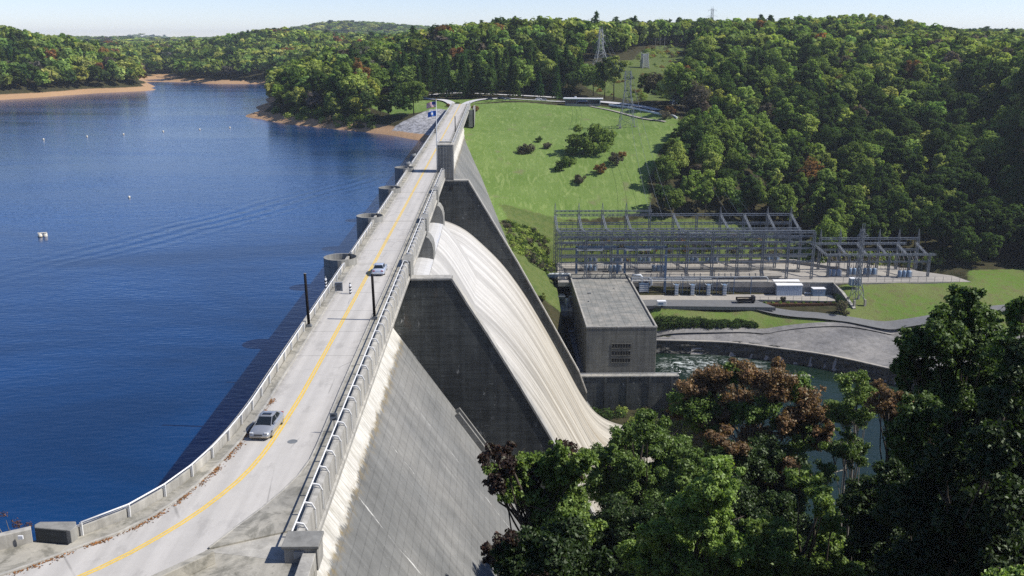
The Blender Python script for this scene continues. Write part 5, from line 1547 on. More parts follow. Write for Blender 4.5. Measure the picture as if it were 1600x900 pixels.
PALEST = flat('pale_galvanised_steel', (.36, .37, .37), .55, .4, var=.15)
b = hit(941, 117); zt = py(941, 46, b[1])[2] - b[2]
tower('transmission_tower', 'tallest pale pylon standing among the trees on the cleared slope', b[0] - 1.5, b[1], zt, 11.5, 3.0, 1.7, ((.72, 3.0), (.86, 3.0)), mat=PALEST, waist=.6, t=.2)
b = hit(979, 197); zt = py(979, 111, b[1])[2] - b[2]
tower('transmission_tower', 'grey pylon with splayed legs standing in the meadow beside the visitor building', b[0], b[1], zt, 7.4, 3.0, 2.6, ((.9, 2.2),), mat=STEEL, waist=.62, t=.13, rz=0)
b = hit(1007, 106); zt = py(1007, 84, b[1])[2] - b[2]
tower('transmission_tower', 'short pale twin topped pylon on the cleared slope', b[0], b[1], zt, 4.6, 3.6, 3.4, ((.97, 2.6),), mat=PALEST, waist=.6, t=.25, peak=False)
b = hit(1054, 163); zt = py(1054, 125, b[1])[2] - b[2]
tower('transmission_tower', 'dark blue-grey pylon at the shaded edge of the wood right of the meadow', b[0], b[1], zt, 4.2, 1.6, 1.2, ((.85, 3.0), (.96, 2.4)), mat=STEELB, waist=.7, t=.18)
b = pz(1336, 464, -51.2); zt = py(1344, 358, b[1])[2] + 52
tower('transmission_tower', 'slender lattice mast standing on the grass in front of the smaller lattice frame', b[0] + .6, b[1], zt, 4.0, 1.1, .8, ((.9, 2.0),), z=-52, waist=.3, mat=STEEL, t=.13)
b = np.array([230, 845.0]); b = py(1112, 40, 860)
tower('transmission_tower', 'faint far pylon rising above the skyline trees of the wooded hill', b[0], b[1], 34, 7, 2.2, 1.6, ((.8, 5), (.95, 4)), mat=PALEST, t=.12)
for i, (px_, pyy, ht) in enumerate(((1185, 226, 9), (1024, 77, 9), (1031, 77, 9), (1038, 76, 9))):
    b = hit(px_, pyy)
    t = thing('utility_pole', ('single utility pole with short cross arms among the trees right of the meadow', 'thin utility pole on top of the cleared slope, left one of three', 'thin utility pole on top of the cleared slope, middle one of three', 'thin utility pole on top of the cleared slope, right one of three')[i], 'utility pole', tuple(b), 0, 'utility poles')
    m = MB(); m.tube([(0, 0, -1), (0, 0, ht)], [.2, .14], 8); m.build('shaft', PIERC, t)
    m = MB(); m.bar((-1.1, 0, ht - .8), (1.1, 0, ht - .8), .14); m.bar((-.9, 0, ht - 1.8), (.9, 0, ht - 1.8), .14); m.build('cross_arm', PIERC, t)

def span(label, ends, sag):
    t = thing('power_line', label, 'power line', tuple(ends[0][0]), 0)
    for a, b in ends:
        a = np.array(a, float); b = np.array(b, float); pts = []
        for k in range(15):
            f_ = k / 14; p = a + (b - a) * f_ - np.array(ends[0][0]); p[2] -= sag * 4 * f_ * (1 - f_); pts.append(tuple(p))
        MB().tube(pts, .05, 4).build('wire', STEEL, t)


bm_ = hit(979, 197); zt_ = py(979, 111, bm_[1])[2]; bt_ = hit(941, 117); zu_ = py(941, 46, bt_[1])[2]
span('sagging wires from the meadow pylon down to the wide lattice frame', [((bm_[0] + o_, bm_[1], zt_ - 2), (82 + o_ * 2.2, 345, -32.5)) for o_ in (-2, 0, 2)], 5)
span('sagging wires between the tallest pale pylon and the meadow pylon', [((bt_[0] + o_, bt_[1], zu_ - 4), (bm_[0] + o_, bm_[1], zt_ - 1.5)) for o_ in (-2.4, 0, 2.4)], 4)
bs_ = hit(1054, 163); zs_ = py(1054, 126, bs_[1])[2]
span('sagging wires from the dark wood-edge pylon to the wide lattice frame', [((bs_[0] + o_, bs_[1], zs_ - 2), (112 + o_ * 2.2, 345, -32.5)) for o_ in (-2, 0, 2)], 5)

# ------------------------------------------------------------------ visitor building and far cars
b = hit(880, 163); b2 = hit(938, 164)
vb = thing('visitor_building', 'low visitor building with a long flat white roof over two glazed rooms', 'building', (b[0], b[1] - 2, b[2] + .1), R(-9))
L = 22.0
m = MB(); m.box(0, L, -3.5, 3.5, 3.1, 3.6); bevel(m.build('roof', WHITE, vb), .06)
m = MB(); m.box(.2, L - .2, -3.3, 3.3, 2.95, 3.1); m.build('soffit', TANKB, vb)
for x0, x1 in ((1.2, 8.0), (13.6, 20.6)):
    m = MB(); m.box(x0, x1, -2.6, 2.6, -.6, 2.95); rm = m.build('room', flat('room_wall', (.12, .16, .21), .6, .3), vb)
    m = MB()
    for k in range(5): xx = x0 + .3 + k * (x1 - x0 - .6) / 5; m.box(xx, xx + (x1 - x0 - .6) / 5 - .18, -2.66, -2.6, .7, 2.7)
    m.build('window', GLASS, rm)
    m = MB(); m.box(x0, x1, -2.68, -2.6, -.6, .5); m.build('plinth', PIERC, rm)
m = MB(); m.box(2, L - 2, -4.6, -4.3, -1.6, .55); m.build('terrace_wall', PIERC, vb)
m = MB(); m.box(6.2, 7.2, 0, 1.2, 3.6, 4.4); m.build('chimney', WHITE, vb)
bw_ = thing('boundary_wall', 'long low white wall along the visitor road right of the visitor building', 'low wall', (80, 523, H1(80, 523)))
pl = [(82, 524), (90, 510), (98, 494), (104, 478), (109, 466)]
P = resample(pl, 20); m = MB(); z_ = [H1(p[0], p[1]) - bw_.location.z for p in P]; m.slab([(p[0] - 80, p[1] - 523) for p in P], [(p[0] - 79.6, p[1] - 522.7) for p in P], [z - .8 for z in z_], [z + .9 for z in z_]); m.build('wall_body', WHITE, bw_)
def far_car(px_, pyy, col, label, rz, z=.5):
    b = hit(px_, pyy); t = thing('parked_car', label, 'car', (b[0], b[1], b[2] + z), rz, 'cars parked along the visitor road')
    pr = [(-2.2, .35), (-2.15, .75), (-1.2, .9), (-.6, 1.4), (.8, 1.42), (1.4, .98), (2.15, .9), (2.2, .4)]
    m = MB(); m.prism_y(pr, -.85, .85); bevel(m.build('body', col, t), .08)
    m = MB(); m.prism_y([(-1.0, .95), (-.55, 1.32), (.75, 1.34), (1.2, 1.0)], -.87, .87); m.build('window_glass', GLASS, t)
    for x in (-1.35, 1.35):
        for s in (-1, 1): m = MB(); m.tube([(x, s * .66, .32), (x, s * .88, .32)], .32, 12); m.build('wheel', TYRE, t)


DKBL = paint('dark_blue_car_paint', (.05, .07, .12)); CW = paint('white_car_paint', (.7, .71, .73))
for a in ((765, 158, DKBL, 'dark car parked nearest the far end of the dam', R(5)), (783, 157, DKBL, 'dark car second along the visitor road from the dam', R(-20)), (841, 158, CW, 'white car nearest the visitor building', R(10)), (849, 158.5, SILVER, 'silver car just right of the white one near the visitor building', R(0)), (793, 158, SILVER, 'silver car third along the visitor road from the dam', R(0)), (646, 155, CW, 'white car on the drive left of the dam end', R(15)), (660, 155, DKBL, 'dark car on the drive left of the dam end', R(0))): far_car(*a)
b = hit(706, 152)
t = thing('gate_post', 'small white gate pillar on the lawn at the edge of the pines', 'pillar', tuple(hit(698, 149)))
m = MB(); m.box(-.6, .6, -.6, .6, -.3, 2.4); m.box(-.75, .75, -.75, .75, 2.4, 2.7); m.build('pillar', WHITE, t)
m = MB(); m.bar((.6, 0, 1.6), (5, 0, 1.6), .12); m.bar((.6, 0, .8), (5, 0, .8), .12); m.build('gate', WHITE, t)

# ------------------------------------------------------------------ buoys
BUOY = flat('buoy_plastic', (.66, .62, .52), .6, .3, var=.2)
def buoy(px_, pyy, s, label, twin=False):
    b = pz(px_, pyy, -13)
    t = thing('buoy', label, 'buoy', (b[0], b[1], -13), R(20), 'buoys on the lake')
    for k in range(2 if twin else 1):
        m = MB(); m.lathe([(.01, -.4 * s), (.5 * s, -.4 * s), (.55 * s, 0), (.5 * s, .75 * s), (.35 * s, .9 * s), (.01, .92 * s)], (k * 1.15 * s, k * .2 * s, 0), 14); m.build('float', BUOY, t, smooth=True)
    m = MB(); m.lathe([(.57 * s, 0), (.57 * s, .16 * s)], n=14); m.build('waterline_band', flat('algae_band', (.20, .15, .05), .8, .1), t, fix=False)
    if twin:
        m = MB(); m.box(-.5 * s, 1.6 * s, -.3 * s, .3 * s, .9 * s, 1.05 * s); m.build('deck_plate', BUOY, t)


buoy(63, 370, .95, 'pair of pale floats tied together, the nearest on the lake', True)
buoy(202, 309, .6, 'single pale buoy in the middle of the lake')
for i, (x, y) in enumerate(((68, 218.5), (136, 214), (193, 210.5), (255, 206), (312, 203), (359, 200))):
    buoy(x, y, .75, ('far white buoy at the left end of the line', 'far white buoy second from the left in the line', 'far white buoy third from the left in the line', 'far white buoy third from the right in the line', 'far white buoy second from the right in the line', 'far white buoy at the right end of the line')[i])
# ------------------------------------------------------------------ foliage
def unit(v): return v / (np.linalg.norm(v, axis=-1, keepdims=True) + 1e-9)


def leafcloud(rng, cen, rad, cnt, size, asp=.62, up=.25, rnd=.75, inner=.55, squash=None, cull=.62):
    """leaves in the outer shell of overlapping lobes -> (n,4,3) corners, tint"""
    cen = np.asarray(cen, float); rad = np.asarray(rad, float); V = []; T = []
    for i in range(len(cen)):
        n = int(cnt[i])
        if n < 1: continue
        d = unit(rng.normal(size=(n, 3)))
        # each lobe is lumpy
        ph = rng.random(3) * 6.3; k = 2.2 + rng.random(3) * 2
        lump = 1 + .16 * np.sin(d[:, 0] * k[0] * 2 + ph[0]) * np.sin(d[:, 1] * k[1] * 2 + ph[1]) + .12 * np.sin(d[:, 2] * k[2] * 3 + ph[2])
        r = rad[i] * (inner + (1 - inner) * rng.random(n) ** .55) * lump * np.where(rng.random(n) < .12, 1 + .4 * rng.random(n), 1)
        sq = np.array([1, 1, .82]) if squash is None else squash
        p = cen[i] + d * r[:, None] * sq
        if cull and len(cen) > 1:
            keep = np.ones(n, bool)
            for j in range(len(cen)):
                if j != i: keep &= (((p - cen[j]) / sq) ** 2).sum(1) > (cull * rad[j]) ** 2
            p = p[keep]; d = d[keep]
        n = len(p)
        nm = unit(d * .75 + np.array([0, 0, up]) + rng.normal(size=(n, 3)) * rnd * .5)
        a = unit(np.cross(nm, rng.normal(size=(n, 3)))); b = np.cross(nm, a)
        s = size * (.6 + .8 * rng.random(n))[:, None]
        droop = nm * s * .22
        V.append(np.stack([p - a * s - droop, p - b * s * asp, p + a * s - droop, p + b * s * asp], 1))
        T.append(np.clip(.5 + rng.normal(size=n) * .2 + .12 * (rng.random() - .5), 0, 1))
    return np.concatenate(V), np.concatenate(T)


def crown_lobes(rng, rx, rz, zc, n, lob=(.24, .5)):
    i = np.arange(n); zz = 1 - 1.75 * (i + .5) / n; ph = i * 2.399963 + rng.random() * 6.3
    rr = np.sqrt(np.clip(1 - zz * zz, 0, 1)); k = .62 + .14 * rng.random(n)
    c = np.stack([rr * np.cos(ph) * rx * k, rr * np.sin(ph) * rx * k, zc + zz * rz * k], 1)
    c += rng.normal(size=c.shape) * rx * .13
    r = rx * (lob[0] + (lob[1] - lob[0]) * rng.random(n))
    c = np.vstack([c, [[0, 0, zc]]]); r = np.r_[r, rx * .55]
    return c, r


def broad_crown(seed, h, rx, nl, nf, size, base=.32):
    rng = np.random.default_rng(seed)
    zc = h * (base + 1) / 2; rz = h * (1 - base) / 2
    c, r = crown_lobes(rng, rx, rz * 1.02, zc, nl)
    top = rng.integers(0, 3); w = r ** 2
    V, T = leafcloud(rng, c, r, nf * w / w.sum(), size, rnd=.5, up=.3)
    return V, T


def pine_crown(seed, h, rx, nf, size):
    rng = np.random.default_rng(seed); V = []; T = []
    n = nf; t = rng.random(n) ** .8; z = h * (.1 + .9 * t)
    tier = np.floor(t * 11) / 11; within = t * 11 - np.floor(t * 11)
    R_ = rx * (1 - tier) ** .8 * (1.05 - .45 * within) + .15
    ph = rng.random(n) * 6.283; lob = 1 + .22 * np.sin(ph * 5 + tier * 40)
    r = R_ * lob * (.45 + .55 * rng.random(n) ** .5)
    p = np.stack([r * np.cos(ph), r * np.sin(ph), z - r * .16], 1)
    d = np.stack([np.cos(ph), np.sin(ph), np.full(n, .55)], 1)
    nm = unit(d * .8 + rng.normal(size=(n, 3)) * .45); a = unit(np.stack([np.cos(ph), np.sin(ph), np.full(n, -.3)], 1) + rng.normal(size=(n, 3)) * .3); b = np.cross(nm, a)
    s = size * (.6 + .8 * rng.random(n))[:, None]
    V = np.stack([p - a * s, p - b * s * .4, p + a * s, p + b * s * .4], 1)
    return V, np.clip(.5 + rng.normal(size=n) * .2, 0, 1)


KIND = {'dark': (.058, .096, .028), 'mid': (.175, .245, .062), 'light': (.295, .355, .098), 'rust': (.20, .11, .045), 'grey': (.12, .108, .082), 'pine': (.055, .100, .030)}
LM = {k: leafmat('foliage_' + k, v, trans=.42, rnd=.25) for k, v in KIND.items()}
STUFFM = leafmat('foliage_forest', (0, 0, 0), trans=.42, use_attr=True)
BARK = concrete('bark', (.085, .072, .058), .6, streak=.8, grain=.2).m
BARKP = concrete('pale_bark', (.30, .275, .24), .6, streak=.7, grain=.2).m

# prototypes of the single trees (crown and trunk meshes shared by all copies)
def trunk_mesh(name, h, r, rng, mat=None, nb=4):
    m = MB(); bend = rng.normal(size=2) * h * .02
    m.tube([(0, 0, -1.2), (bend[0] * .4, bend[1] * .4, h * .35), (bend[0], bend[1], h * .78)], [r, r * .7, r * .2], 7)
    for k in range(nb):
        a = rng.random() * 6.3; z0 = h * (.32 + .1 * k)
        m.tube([(bend[0] * .4, bend[1] * .4, z0), (math.cos(a) * h * .1, math.sin(a) * h * .1, z0 + h * .09), (math.cos(a) * h * .17, math.sin(a) * h * .17, z0 + h * .2)], [r * .4, r * .28, r * .08], 5)
    me_o = m.build(name, mat or BARK, None, smooth=True); me = me_o.data; bpy.data.objects.remove(me_o); return me


rp = np.random.default_rng(5)
BC = []; BT = []
for k in range(8):
    rx = [5.2, 6.2, 4.2, 5.8, 4.8, 6.6, 3.3, 5.5][k]; h = [20, 21, 22, 18, 23, 20, 21, 24][k]
    V, T = broad_crown(100 + k, h, rx, [20, 25, 17, 26, 21, 28, 14, 23][k], 3400, .56, [.3, .26, .3, .22, .34, .28, .25, .34][k])
    BC.append(quads_mesh('crown', V.reshape(-1, 3), T, LM['mid'])); BT.append(trunk_mesh('trunk', h, .32, rp))
PC = []; PT = []
for k in range(3):
    V, T = pine_crown(200 + k, 23, 4.6, 2600, .66); PC.append(quads_mesh('crown', V.reshape(-1, 3), T, LM['pine'])); PT.append(trunk_mesh('trunk', 19, .3, rp, nb=0))
# coarser crowns for the mass of the far forest
LOD = {}
for lod, nf, sz in ((0, 620, 1.0), (1, 260, 1.55), (2, 90, 2.5)):
    LOD[lod] = [broad_crown(300 + 10 * lod + k, 20.5, 5.2 + .35 * (k % 4), 18 if lod < 2 else 8, nf, sz, .25) for k in range(7)]
    LOD[(lod, 'p')] = [pine_crown(400 + 10 * lod + k, 23, 4.4, nf, sz * 1.15) for k in range(3)]

# ------------------------------------------------------------------ where the forest grows
VIS_ROAD = resample([(0.3, 506), (6, 532), (16, 540), (34, 542), (52, 544), (68, 543), (84, 527), (97, 508), (107, 482), (116, 455)], 60)
DRV = np.vstack([resample([(0.3, 506), (-4, 520), (-10, 540), (-24, 552), (-40, 551), (-52, 548)], 30), resample([(-20, 566), (0, 573), (25, 570), (50, 563), (66, 557)], 40)])


def forest_points():
    pts = []
    for (x0, x1, y0, y1, s) in ((-250, 620, 330, 620, 8.0), (-260, 760, 620, 1000, 9.0), (-900, -250, 600, 1000, 9.0), (-1000, 900, 1000, 1700, 11), (-1900, 2200, 1700, 3300, 24), (-3200, -1500, 6000, 6800, 60), (240, 400, 180, 330, 8)):
        nx = int((x1 - x0) / s); ny = int((y1 - y0) / s)
        X, Y = np.meshgrid(x0 + (np.arange(nx) + .5) * s, y0 + (np.arange(ny) + .5) * s)
        X = X + (np.arange(ny)[:, None] % 2) * s * .5
        X = (X + RNG.uniform(-.38, .38, X.shape) * s).ravel(); Y = (Y + RNG.uniform(-.38, .38, Y.shape) * s).ravel()
        # keep what the camera could look towards
        v = np.stack([X - CAM[0], Y - CAM[1]], 1); ang = np.arctan2(v[:, 0], v[:, 1]) - YAW
        k = (ang > -R(33)) & (ang < np.where(Y < 480, R(40), R(33))); X = X[k]; Y = Y[k]
        Z = H(X, Y)
        ok = (Z > np.where(Y > 640, -9.7, -8.6)) | (X > 60)
        for p in (MEADOW, LAWN, RIPRAP, CUT, LOWGRASS, GRAVEL, BANK, SCRUBZONE): ok &= ~in_poly(X, Y, p)
        ok &= soft_area(X, Y, MEADOW, 7) < .05; ok &= soft_area(X, Y, CUT, 5) < .1
        ok &= ~((X > -14) & (X < 66) & (Y < 542)); ok &= ~((X > 28) & (X < 128) & (Y < 350)); ok &= ~((X > 60) & (X < 188) & (Y < 347)); ok &= ~((X > 60) & (X < 203) & (Y < 330)); ok &= ~((X > 60) & (X < 240) & (Y < 316))
        for P in (VIS_ROAD, DRV):
            d = np.sqrt(((np.stack([X, Y], 1)[:, None] - P[None]) ** 2).sum(2)).min(1); ok &= d > 6.5
        X, Y, Z = X[ok], Y[ok], Z[ok]
        pts.append(np.stack([X, Y, Z, np.full(len(X), s)], 1))
    return np.vstack(pts)


FP = forest_points()
hgt = RNG.uniform(.68, 1.12, len(FP))
pine = (FP[:, 0] > -48) & (FP[:, 0] < 64) & (FP[:, 1] > 545) & (FP[:, 1] < 606) & (RNG.random(len(FP)) < .72)
pine |= (RNG.random(len(FP)) < .03) & ~((FP[:, 0] > 60) & (FP[:, 1] < 520))
# trees by the open shore are lower
hgt = np.where((FP[:, 2] < -5) & (FP[:, 1] < 640), hgt * .72, hgt)
hgt = np.where(FP[:, 1] > 1700, hgt * 1.0, hgt)


def visible(P, top):
    """rough sight test from the camera against the ground plus canopy"""
    out = np.ones(len(P), bool)
    T = np.linspace(.25, .97, 40)
    for i in range(0, len(P), 4000):
        q = P[i:i + 4000]; tz = q[:, 2] + top[i:i + 4000]
        xs = CAM[0] + (q[:, 0] - CAM[0])[:, None] * T; ys = CAM[1] + (q[:, 1] - CAM[1])[:, None] * T; zs = CAM[2] + (tz - CAM[2])[:, None] * T
        # bilinear look-up on the terrain grid
        ix = np.clip(np.searchsorted(gx, xs) - 1, 0, len(gx) - 2); iy = np.clip(np.searchsorted(gy, ys) - 1, 0, len(gy) - 2)
        g_ = GZ[iy, ix]
        out[i:i + 4000] = (zs > g_ + 4).all(1)
    return out


vis = visible(FP, 17 * hgt + 3)
FP = FP[vis]; hgt = hgt[vis]; pine = pine[vis]
dist = np.hypot(FP[:, 0] - CAM[0], FP[:, 1] - CAM[1])
ppx = np.array([proj(p + np.array([0, 0, 8]))[:2] for p in FP[:, :3]])
inview = (ppx[:, 0] > -20) & (ppx[:, 0] < 1620) & (ppx[:, 1] < 560)
u = RNG.random(len(FP))
# stands of one sort: the odds drift slowly over the hills
drift = .5 + .28 * np.sin(FP[:, 0] / 43 + 1.2 * np.sin(FP[:, 1] / 61)) + .22 * np.sin(FP[:, 1] / 37 + FP[:, 0] / 90)
u = np.clip(u * .75 + drift * .25, 0, .999)
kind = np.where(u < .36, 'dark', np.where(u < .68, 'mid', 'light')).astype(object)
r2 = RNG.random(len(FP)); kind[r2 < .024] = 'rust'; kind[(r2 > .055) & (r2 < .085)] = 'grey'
foot = (FP[:, 0] > 158) & (FP[:, 1] < 500); kind[foot & (RNG.random(len(FP)) < .62)] = 'dark'  # extra dark-leaved trees: the shade on the hill foot put into leaf colour
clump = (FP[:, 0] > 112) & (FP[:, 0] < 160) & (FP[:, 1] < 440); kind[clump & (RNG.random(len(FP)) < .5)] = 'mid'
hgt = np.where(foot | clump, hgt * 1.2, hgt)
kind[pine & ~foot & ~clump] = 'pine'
pine &= kind == 'pine'
score = np.where(inview, hgt / dist, 0)
order = np.argsort(-score)
NIND = 285
ind = np.zeros(len(FP), bool); ind[order[:NIND]] = True


def region(x, y):
    if x > 118 or (x > 105 and y < 500): return 'on the wooded hill right of the meadow' if y > 430 else 'at the wooded foot of the hill above the switchyard'
    if x < -12: return 'on the wooded point left of the dam end'
    return 'behind the visitor road beyond the dam'


KW = {'dark': 'dark green broadleaf tree', 'mid': 'mid green broadleaf tree', 'light': 'pale yellow-green broadleaf tree', 'rust': 'rust coloured autumn tree', 'grey': 'thin greyish brown tree', 'pine': 'dark layered conifer'}
for i in np.where(ind)[0]:
    x, y, z = FP[i, :3]; kd = kind[i]; rg = region(x, y)
    t = thing('pine_tree' if kd == 'pine' else 'broadleaf_tree', KW[kd] + ' ' + rg, 'tree', (x, y, z - .2), float(RNG.random() * 6.28), KW[kd] + 's ' + rg)
    s = float(hgt[i]); t.scale = (s * RNG.uniform(.9, 1.15), s * RNG.uniform(.9, 1.15), s)
    k = int(RNG.integers(0, 3 if kd == 'pine' else 8))
    c = bpy.data.objects.new('crown', (PC if kd == 'pine' else BC)[k]); link(c, t)
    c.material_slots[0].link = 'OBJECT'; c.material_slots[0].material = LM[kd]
    c = bpy.data.objects.new('trunk', (PT if kd == 'pine' else BT)[k]); link(c, t)

Vs = []; Ts = []; Cs = []
rest = np.where(~ind)[0]
lodn = np.where(dist < 620, 0, np.where(dist < 1050, 1, 2))
big = np.clip(FP[:, 3] / 8.0, 1, 4)
for lod in (0, 1, 2):
    for pn in (False, True):
        lst = LOD[(lod, 'p')] if pn else LOD[lod]
        sel = rest[(lodn[rest] == lod) & (pine[rest] == pn)]
        vi = RNG.integers(0, len(lst), len(sel))
        for v_ in range(len(lst)):
            s_ = sel[vi == v_]
            if not len(s_): continue
            V, T = lst[v_]; a = RNG.random(len(s_)) * 6.283; ca, sa = np.cos(a), np.sin(a)
            w_ = hgt[s_] * RNG.uniform(.92, 1.2, len(s_)) * np.where(dist[s_] > 1000, big[s_] * .85, 1)
            hz = hgt[s_] * np.where(dist[s_] > 1600, 1.0, 1.0)
            P = V.reshape(1, -1, 3)
            X = (P[..., 0] * ca[:, None] - P[..., 1] * sa[:, None]) * w_[:, None] + FP[s_, 0][:, None]
            Y = (P[..., 0] * sa[:, None] + P[..., 1] * ca[:, None]) * w_[:, None] + FP[s_, 1][:, None]
            Z = P[..., 2] * hz[:, None] + FP[s_, 2][:, None] - .3
            Vs.append(np.stack([X, Y, Z], 2).reshape(-1, 3)); Ts.append(np.tile(T, len(s_)))
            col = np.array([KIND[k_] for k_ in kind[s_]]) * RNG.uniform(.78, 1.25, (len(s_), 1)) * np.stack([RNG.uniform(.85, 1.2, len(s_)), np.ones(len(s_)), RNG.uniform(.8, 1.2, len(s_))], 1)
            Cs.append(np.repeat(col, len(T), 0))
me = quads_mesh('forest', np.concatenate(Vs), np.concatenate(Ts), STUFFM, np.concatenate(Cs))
o = bpy.data.objects.new('forest', me); link(o); tag(o, 'dense autumn forest covering the far hills and lake shores', 'forest', kind='stuff')
print('forest trees', len(FP), 'faces', len(me.polygons))

# ------------------------------------------------------------------ shrubs
def shrub(px_, pyy, w_px, label, kd, h=.8, name='shrub', n=900, group=None):
    b = hit(px_, pyy); dd = (b - CAM) @ FW; rx = w_px / 2 / F * dd
    seed = int(px_ * 7 + pyy)
    rng = np.random.default_rng(seed); c, r = crown_lobes(rng, rx * .95, rx * h, rx * h * .8, 7)
    V, T = leafcloud(rng, c, r, n * r ** 2 / (r ** 2).sum(), max(.16, rx * .10))
    t = thing(name, label, 'shrub', tuple(b), 0, group)
    me = quads_mesh('foliage', V.reshape(-1, 3), T, LM[kd]); link(bpy.data.objects.new('crown', me), t)
    m = MB()
    for k in range(5): a = k * 1.26; m.tube([(0, 0, -.4), (math.cos(a) * rx * .3, math.sin(a) * rx * .3, rx * h * .6), (math.cos(a) * rx * .6, math.sin(a) * rx * .6, rx * h * 1.2)], [.12, .08, .03], 5)
    m.build('trunk', BARK, t)
    return t


shrub(822, 239, 30, 'greyish round shrub farthest left on the meadow', 'grey', .5)
shrub(842, 222, 14, 'small dark shrub just above the greyish round one on the meadow', 'dark', .7)
shrub(856, 232, 18, 'brown-green small shrub right of the greyish round one on the meadow', 'grey', .6)
shrub(876, 267, 26, 'dark round shrub standing alone in the lower meadow', 'dark', .75)
shrub(905, 287, 22, 'thin greyish shrub lowest on the meadow', 'grey', .8)
shrub(910, 242, 54, 'largest green shrub in the middle of the meadow', 'mid', 1.05, n=1600)
shrub(945, 238, 38, 'bright green shrub right of the largest meadow shrub', 'mid', 1.1, n=1200)
shrub(937, 272, 22, 'rust red shrub on the lower meadow', 'rust', .9)
shrub(962, 258, 26, 'mixed grey shrub beside the rust red one on the meadow', 'grey', .9)
shrub(972, 246, 14, 'small rust shrub at the right of the meadow group', 'rust', .8)
shrub(890, 258, 26, 'low olive shrub under the largest meadow shrub', 'mid', .5)
shrub(743, 174, 16, 'reddish shrub where the dam meets the meadow', 'rust', .6)
shrub(714, 166, 12, 'dark shrub at the lake side of the dam end', 'dark', .6)
shrub(701, 167, 10, 'rust shrub at the lake side of the dam end', 'rust', .6)
shrub(1048, 180, 24, 'rust and grey low tree at the right end of the visitor road', 'rust', .7)
shrub(1040, 186, 20, 'grey green low shrub leaning over the meadow at the road end', 'grey', .7)
shrub(1223, 473, 12, 'small bush in front of the white roofed shed', 'grey', 1.1)
shrub(1316, 490, 24, 'large greyish bush at the corner of the driveway', 'grey', 1.0)
shrub(848, 470, 12, 'bright green bush tucked against the training wall foot', 'light', 1.3)
for i, (x, y, w_, k_) in enumerate(((626, 152, 16, 'mid'), (655, 150, 14, 'grey'), (588, 150, 22, 'dark'), (730, 148, 16, 'light'))):
    shrub(x, y, w_, ('small green lawn tree left of the dam end', 'bare grey lawn tree left of the dam end', 'dark lawn tree nearest the wooded point', 'bright round lawn tree under the conifers')[i], k_, 1.4, name='lawn_tree')
# hedge along the foot of the lower slope
t = thing('hedge', 'long dark green hedge at the foot of the grass slope above the river road', 'hedge', (88, 289, -59))
rng = np.random.default_rng(77); cs = []; rs = []
for k in range(26):
    f_ = k / 25; x = -15.5 + 31 * f_; cs.append((x, 1.0 + rng.normal() * .5, 1.0 + rng.random() * .6 + (1 - f_) * 1.4)); rs.append((2.7 - 1.4 * f_) * rng.uniform(.8, 1.2))
V, T = leafcloud(rng, cs, rs, [560] * 26, .3)
link(bpy.data.objects.new('foliage', quads_mesh('foliage', V.reshape(-1, 3), T, LM['dark'])), t)
m = MB()
for k in range(13): m.tube([(-15 + k * 2.5, .6, -1.2), (-15 + k * 2.5, .7, .8)], .08, 5)
m.build('stems', BARK, t)
t = thing('flower_bed', 'row of small clipped shrubs in a bed below the shed fence', 'shrub row', (120, 301.6, -53.7))
cs = [(-10 + k * 2.6, 0, .2) for k in range(10)]; V, T = leafcloud(rng, cs, [.6] * 10, [120] * 10, .2)
link(bpy.data.objects.new('foliage', quads_mesh('foliage', V.reshape(-1, 3), T, LM['mid'])), t)
m = MB(); m.box(-12, 14, -1.2, .9, -.6, .12); m.build('mulch_bed', flat('mulch', (.09, .05, .03), .95, .05, var=.4, scale=4), t)

# scrub on the bank beside the far face, around the yard and on the cleared slope: uncountable ground cover
def scrub(poly, n, s0, s1, kinds, name, label, seed):
    rng = np.random.default_rng(seed); P = np.array(poly); lo, hi = P.min(0), P.max(0); Vs = []; Ts = []; Cs = []; c_ = 0
    tries = 0
    while c_ < n and tries < n * 30:
        tries += 1
        x, y = rng.uniform(lo, hi)
        if not in_poly(np.array([x]), np.array([y]), poly)[0]: continue
        r = rng.uniform(s0, s1); z = H1(x, y)
        V, T = leafcloud(rng, [(x, y, z + r * .35), (x + r * .5, y + .3 * r, z + r * .2)], [r, r * .8], [110, 70], max(.22, r * .2)); Vs.append(V.reshape(-1, 3)); Ts.append(T)
        Cs.append(np.tile(np.array(KIND[kinds[rng.integers(0, len(kinds))]]) * rng.uniform(.75, 1.25), (len(T), 1))); c_ += 1
    o = bpy.data.objects.new(name, quads_mesh(name, np.concatenate(Vs), np.concatenate(Ts), STUFFM, np.concatenate(Cs))); link(o); tag(o, label, 'undergrowth', kind='stuff')


scrub([(25, 322), (38, 322), (41, 330), (41, 349), (34, 355), (21, 351)], 240, .6, 1.5, ['mid', 'mid', 'dark', 'grey', 'light'], 'bank_scrub', 'low green scrub on the bank between the dam and the switchyard', 1)
scrub([(48, 346), (100, 350), (132, 350), (140, 356), (120, 366), (95, 362), (70, 360), (50, 356)], 150, .7, 1.9, ['mid', 'dark', 'mid', 'grey', 'rust'], 'meadow_edge_scrub', 'scrub along the foot of the meadow behind the switchyard', 2)
scrub([(43, 205), (58, 195), (73, 200), (73, 257), (45, 257)], 130, .8, 2.2, ['mid', 'dark', 'light', 'grey'], 'basin_scrub', 'green scrub at the toe of the spillway below the tailrace wall', 6)
scrub(CUT, 120, .8, 2.2, ['mid', 'grey', 'light', 'dark', 'rust'], 'clearing_scrub', 'patchy scrub on the cleared power line slope', 3)
scrub([(133, 345), (150, 344), (176, 333), (205, 340), (205, 350), (135, 354)], 120, .8, 2.4, ['dark', 'mid', 'light', 'grey'], 'hill_foot_scrub', 'scrub at the foot of the wooded hill behind the smaller yard', 4)
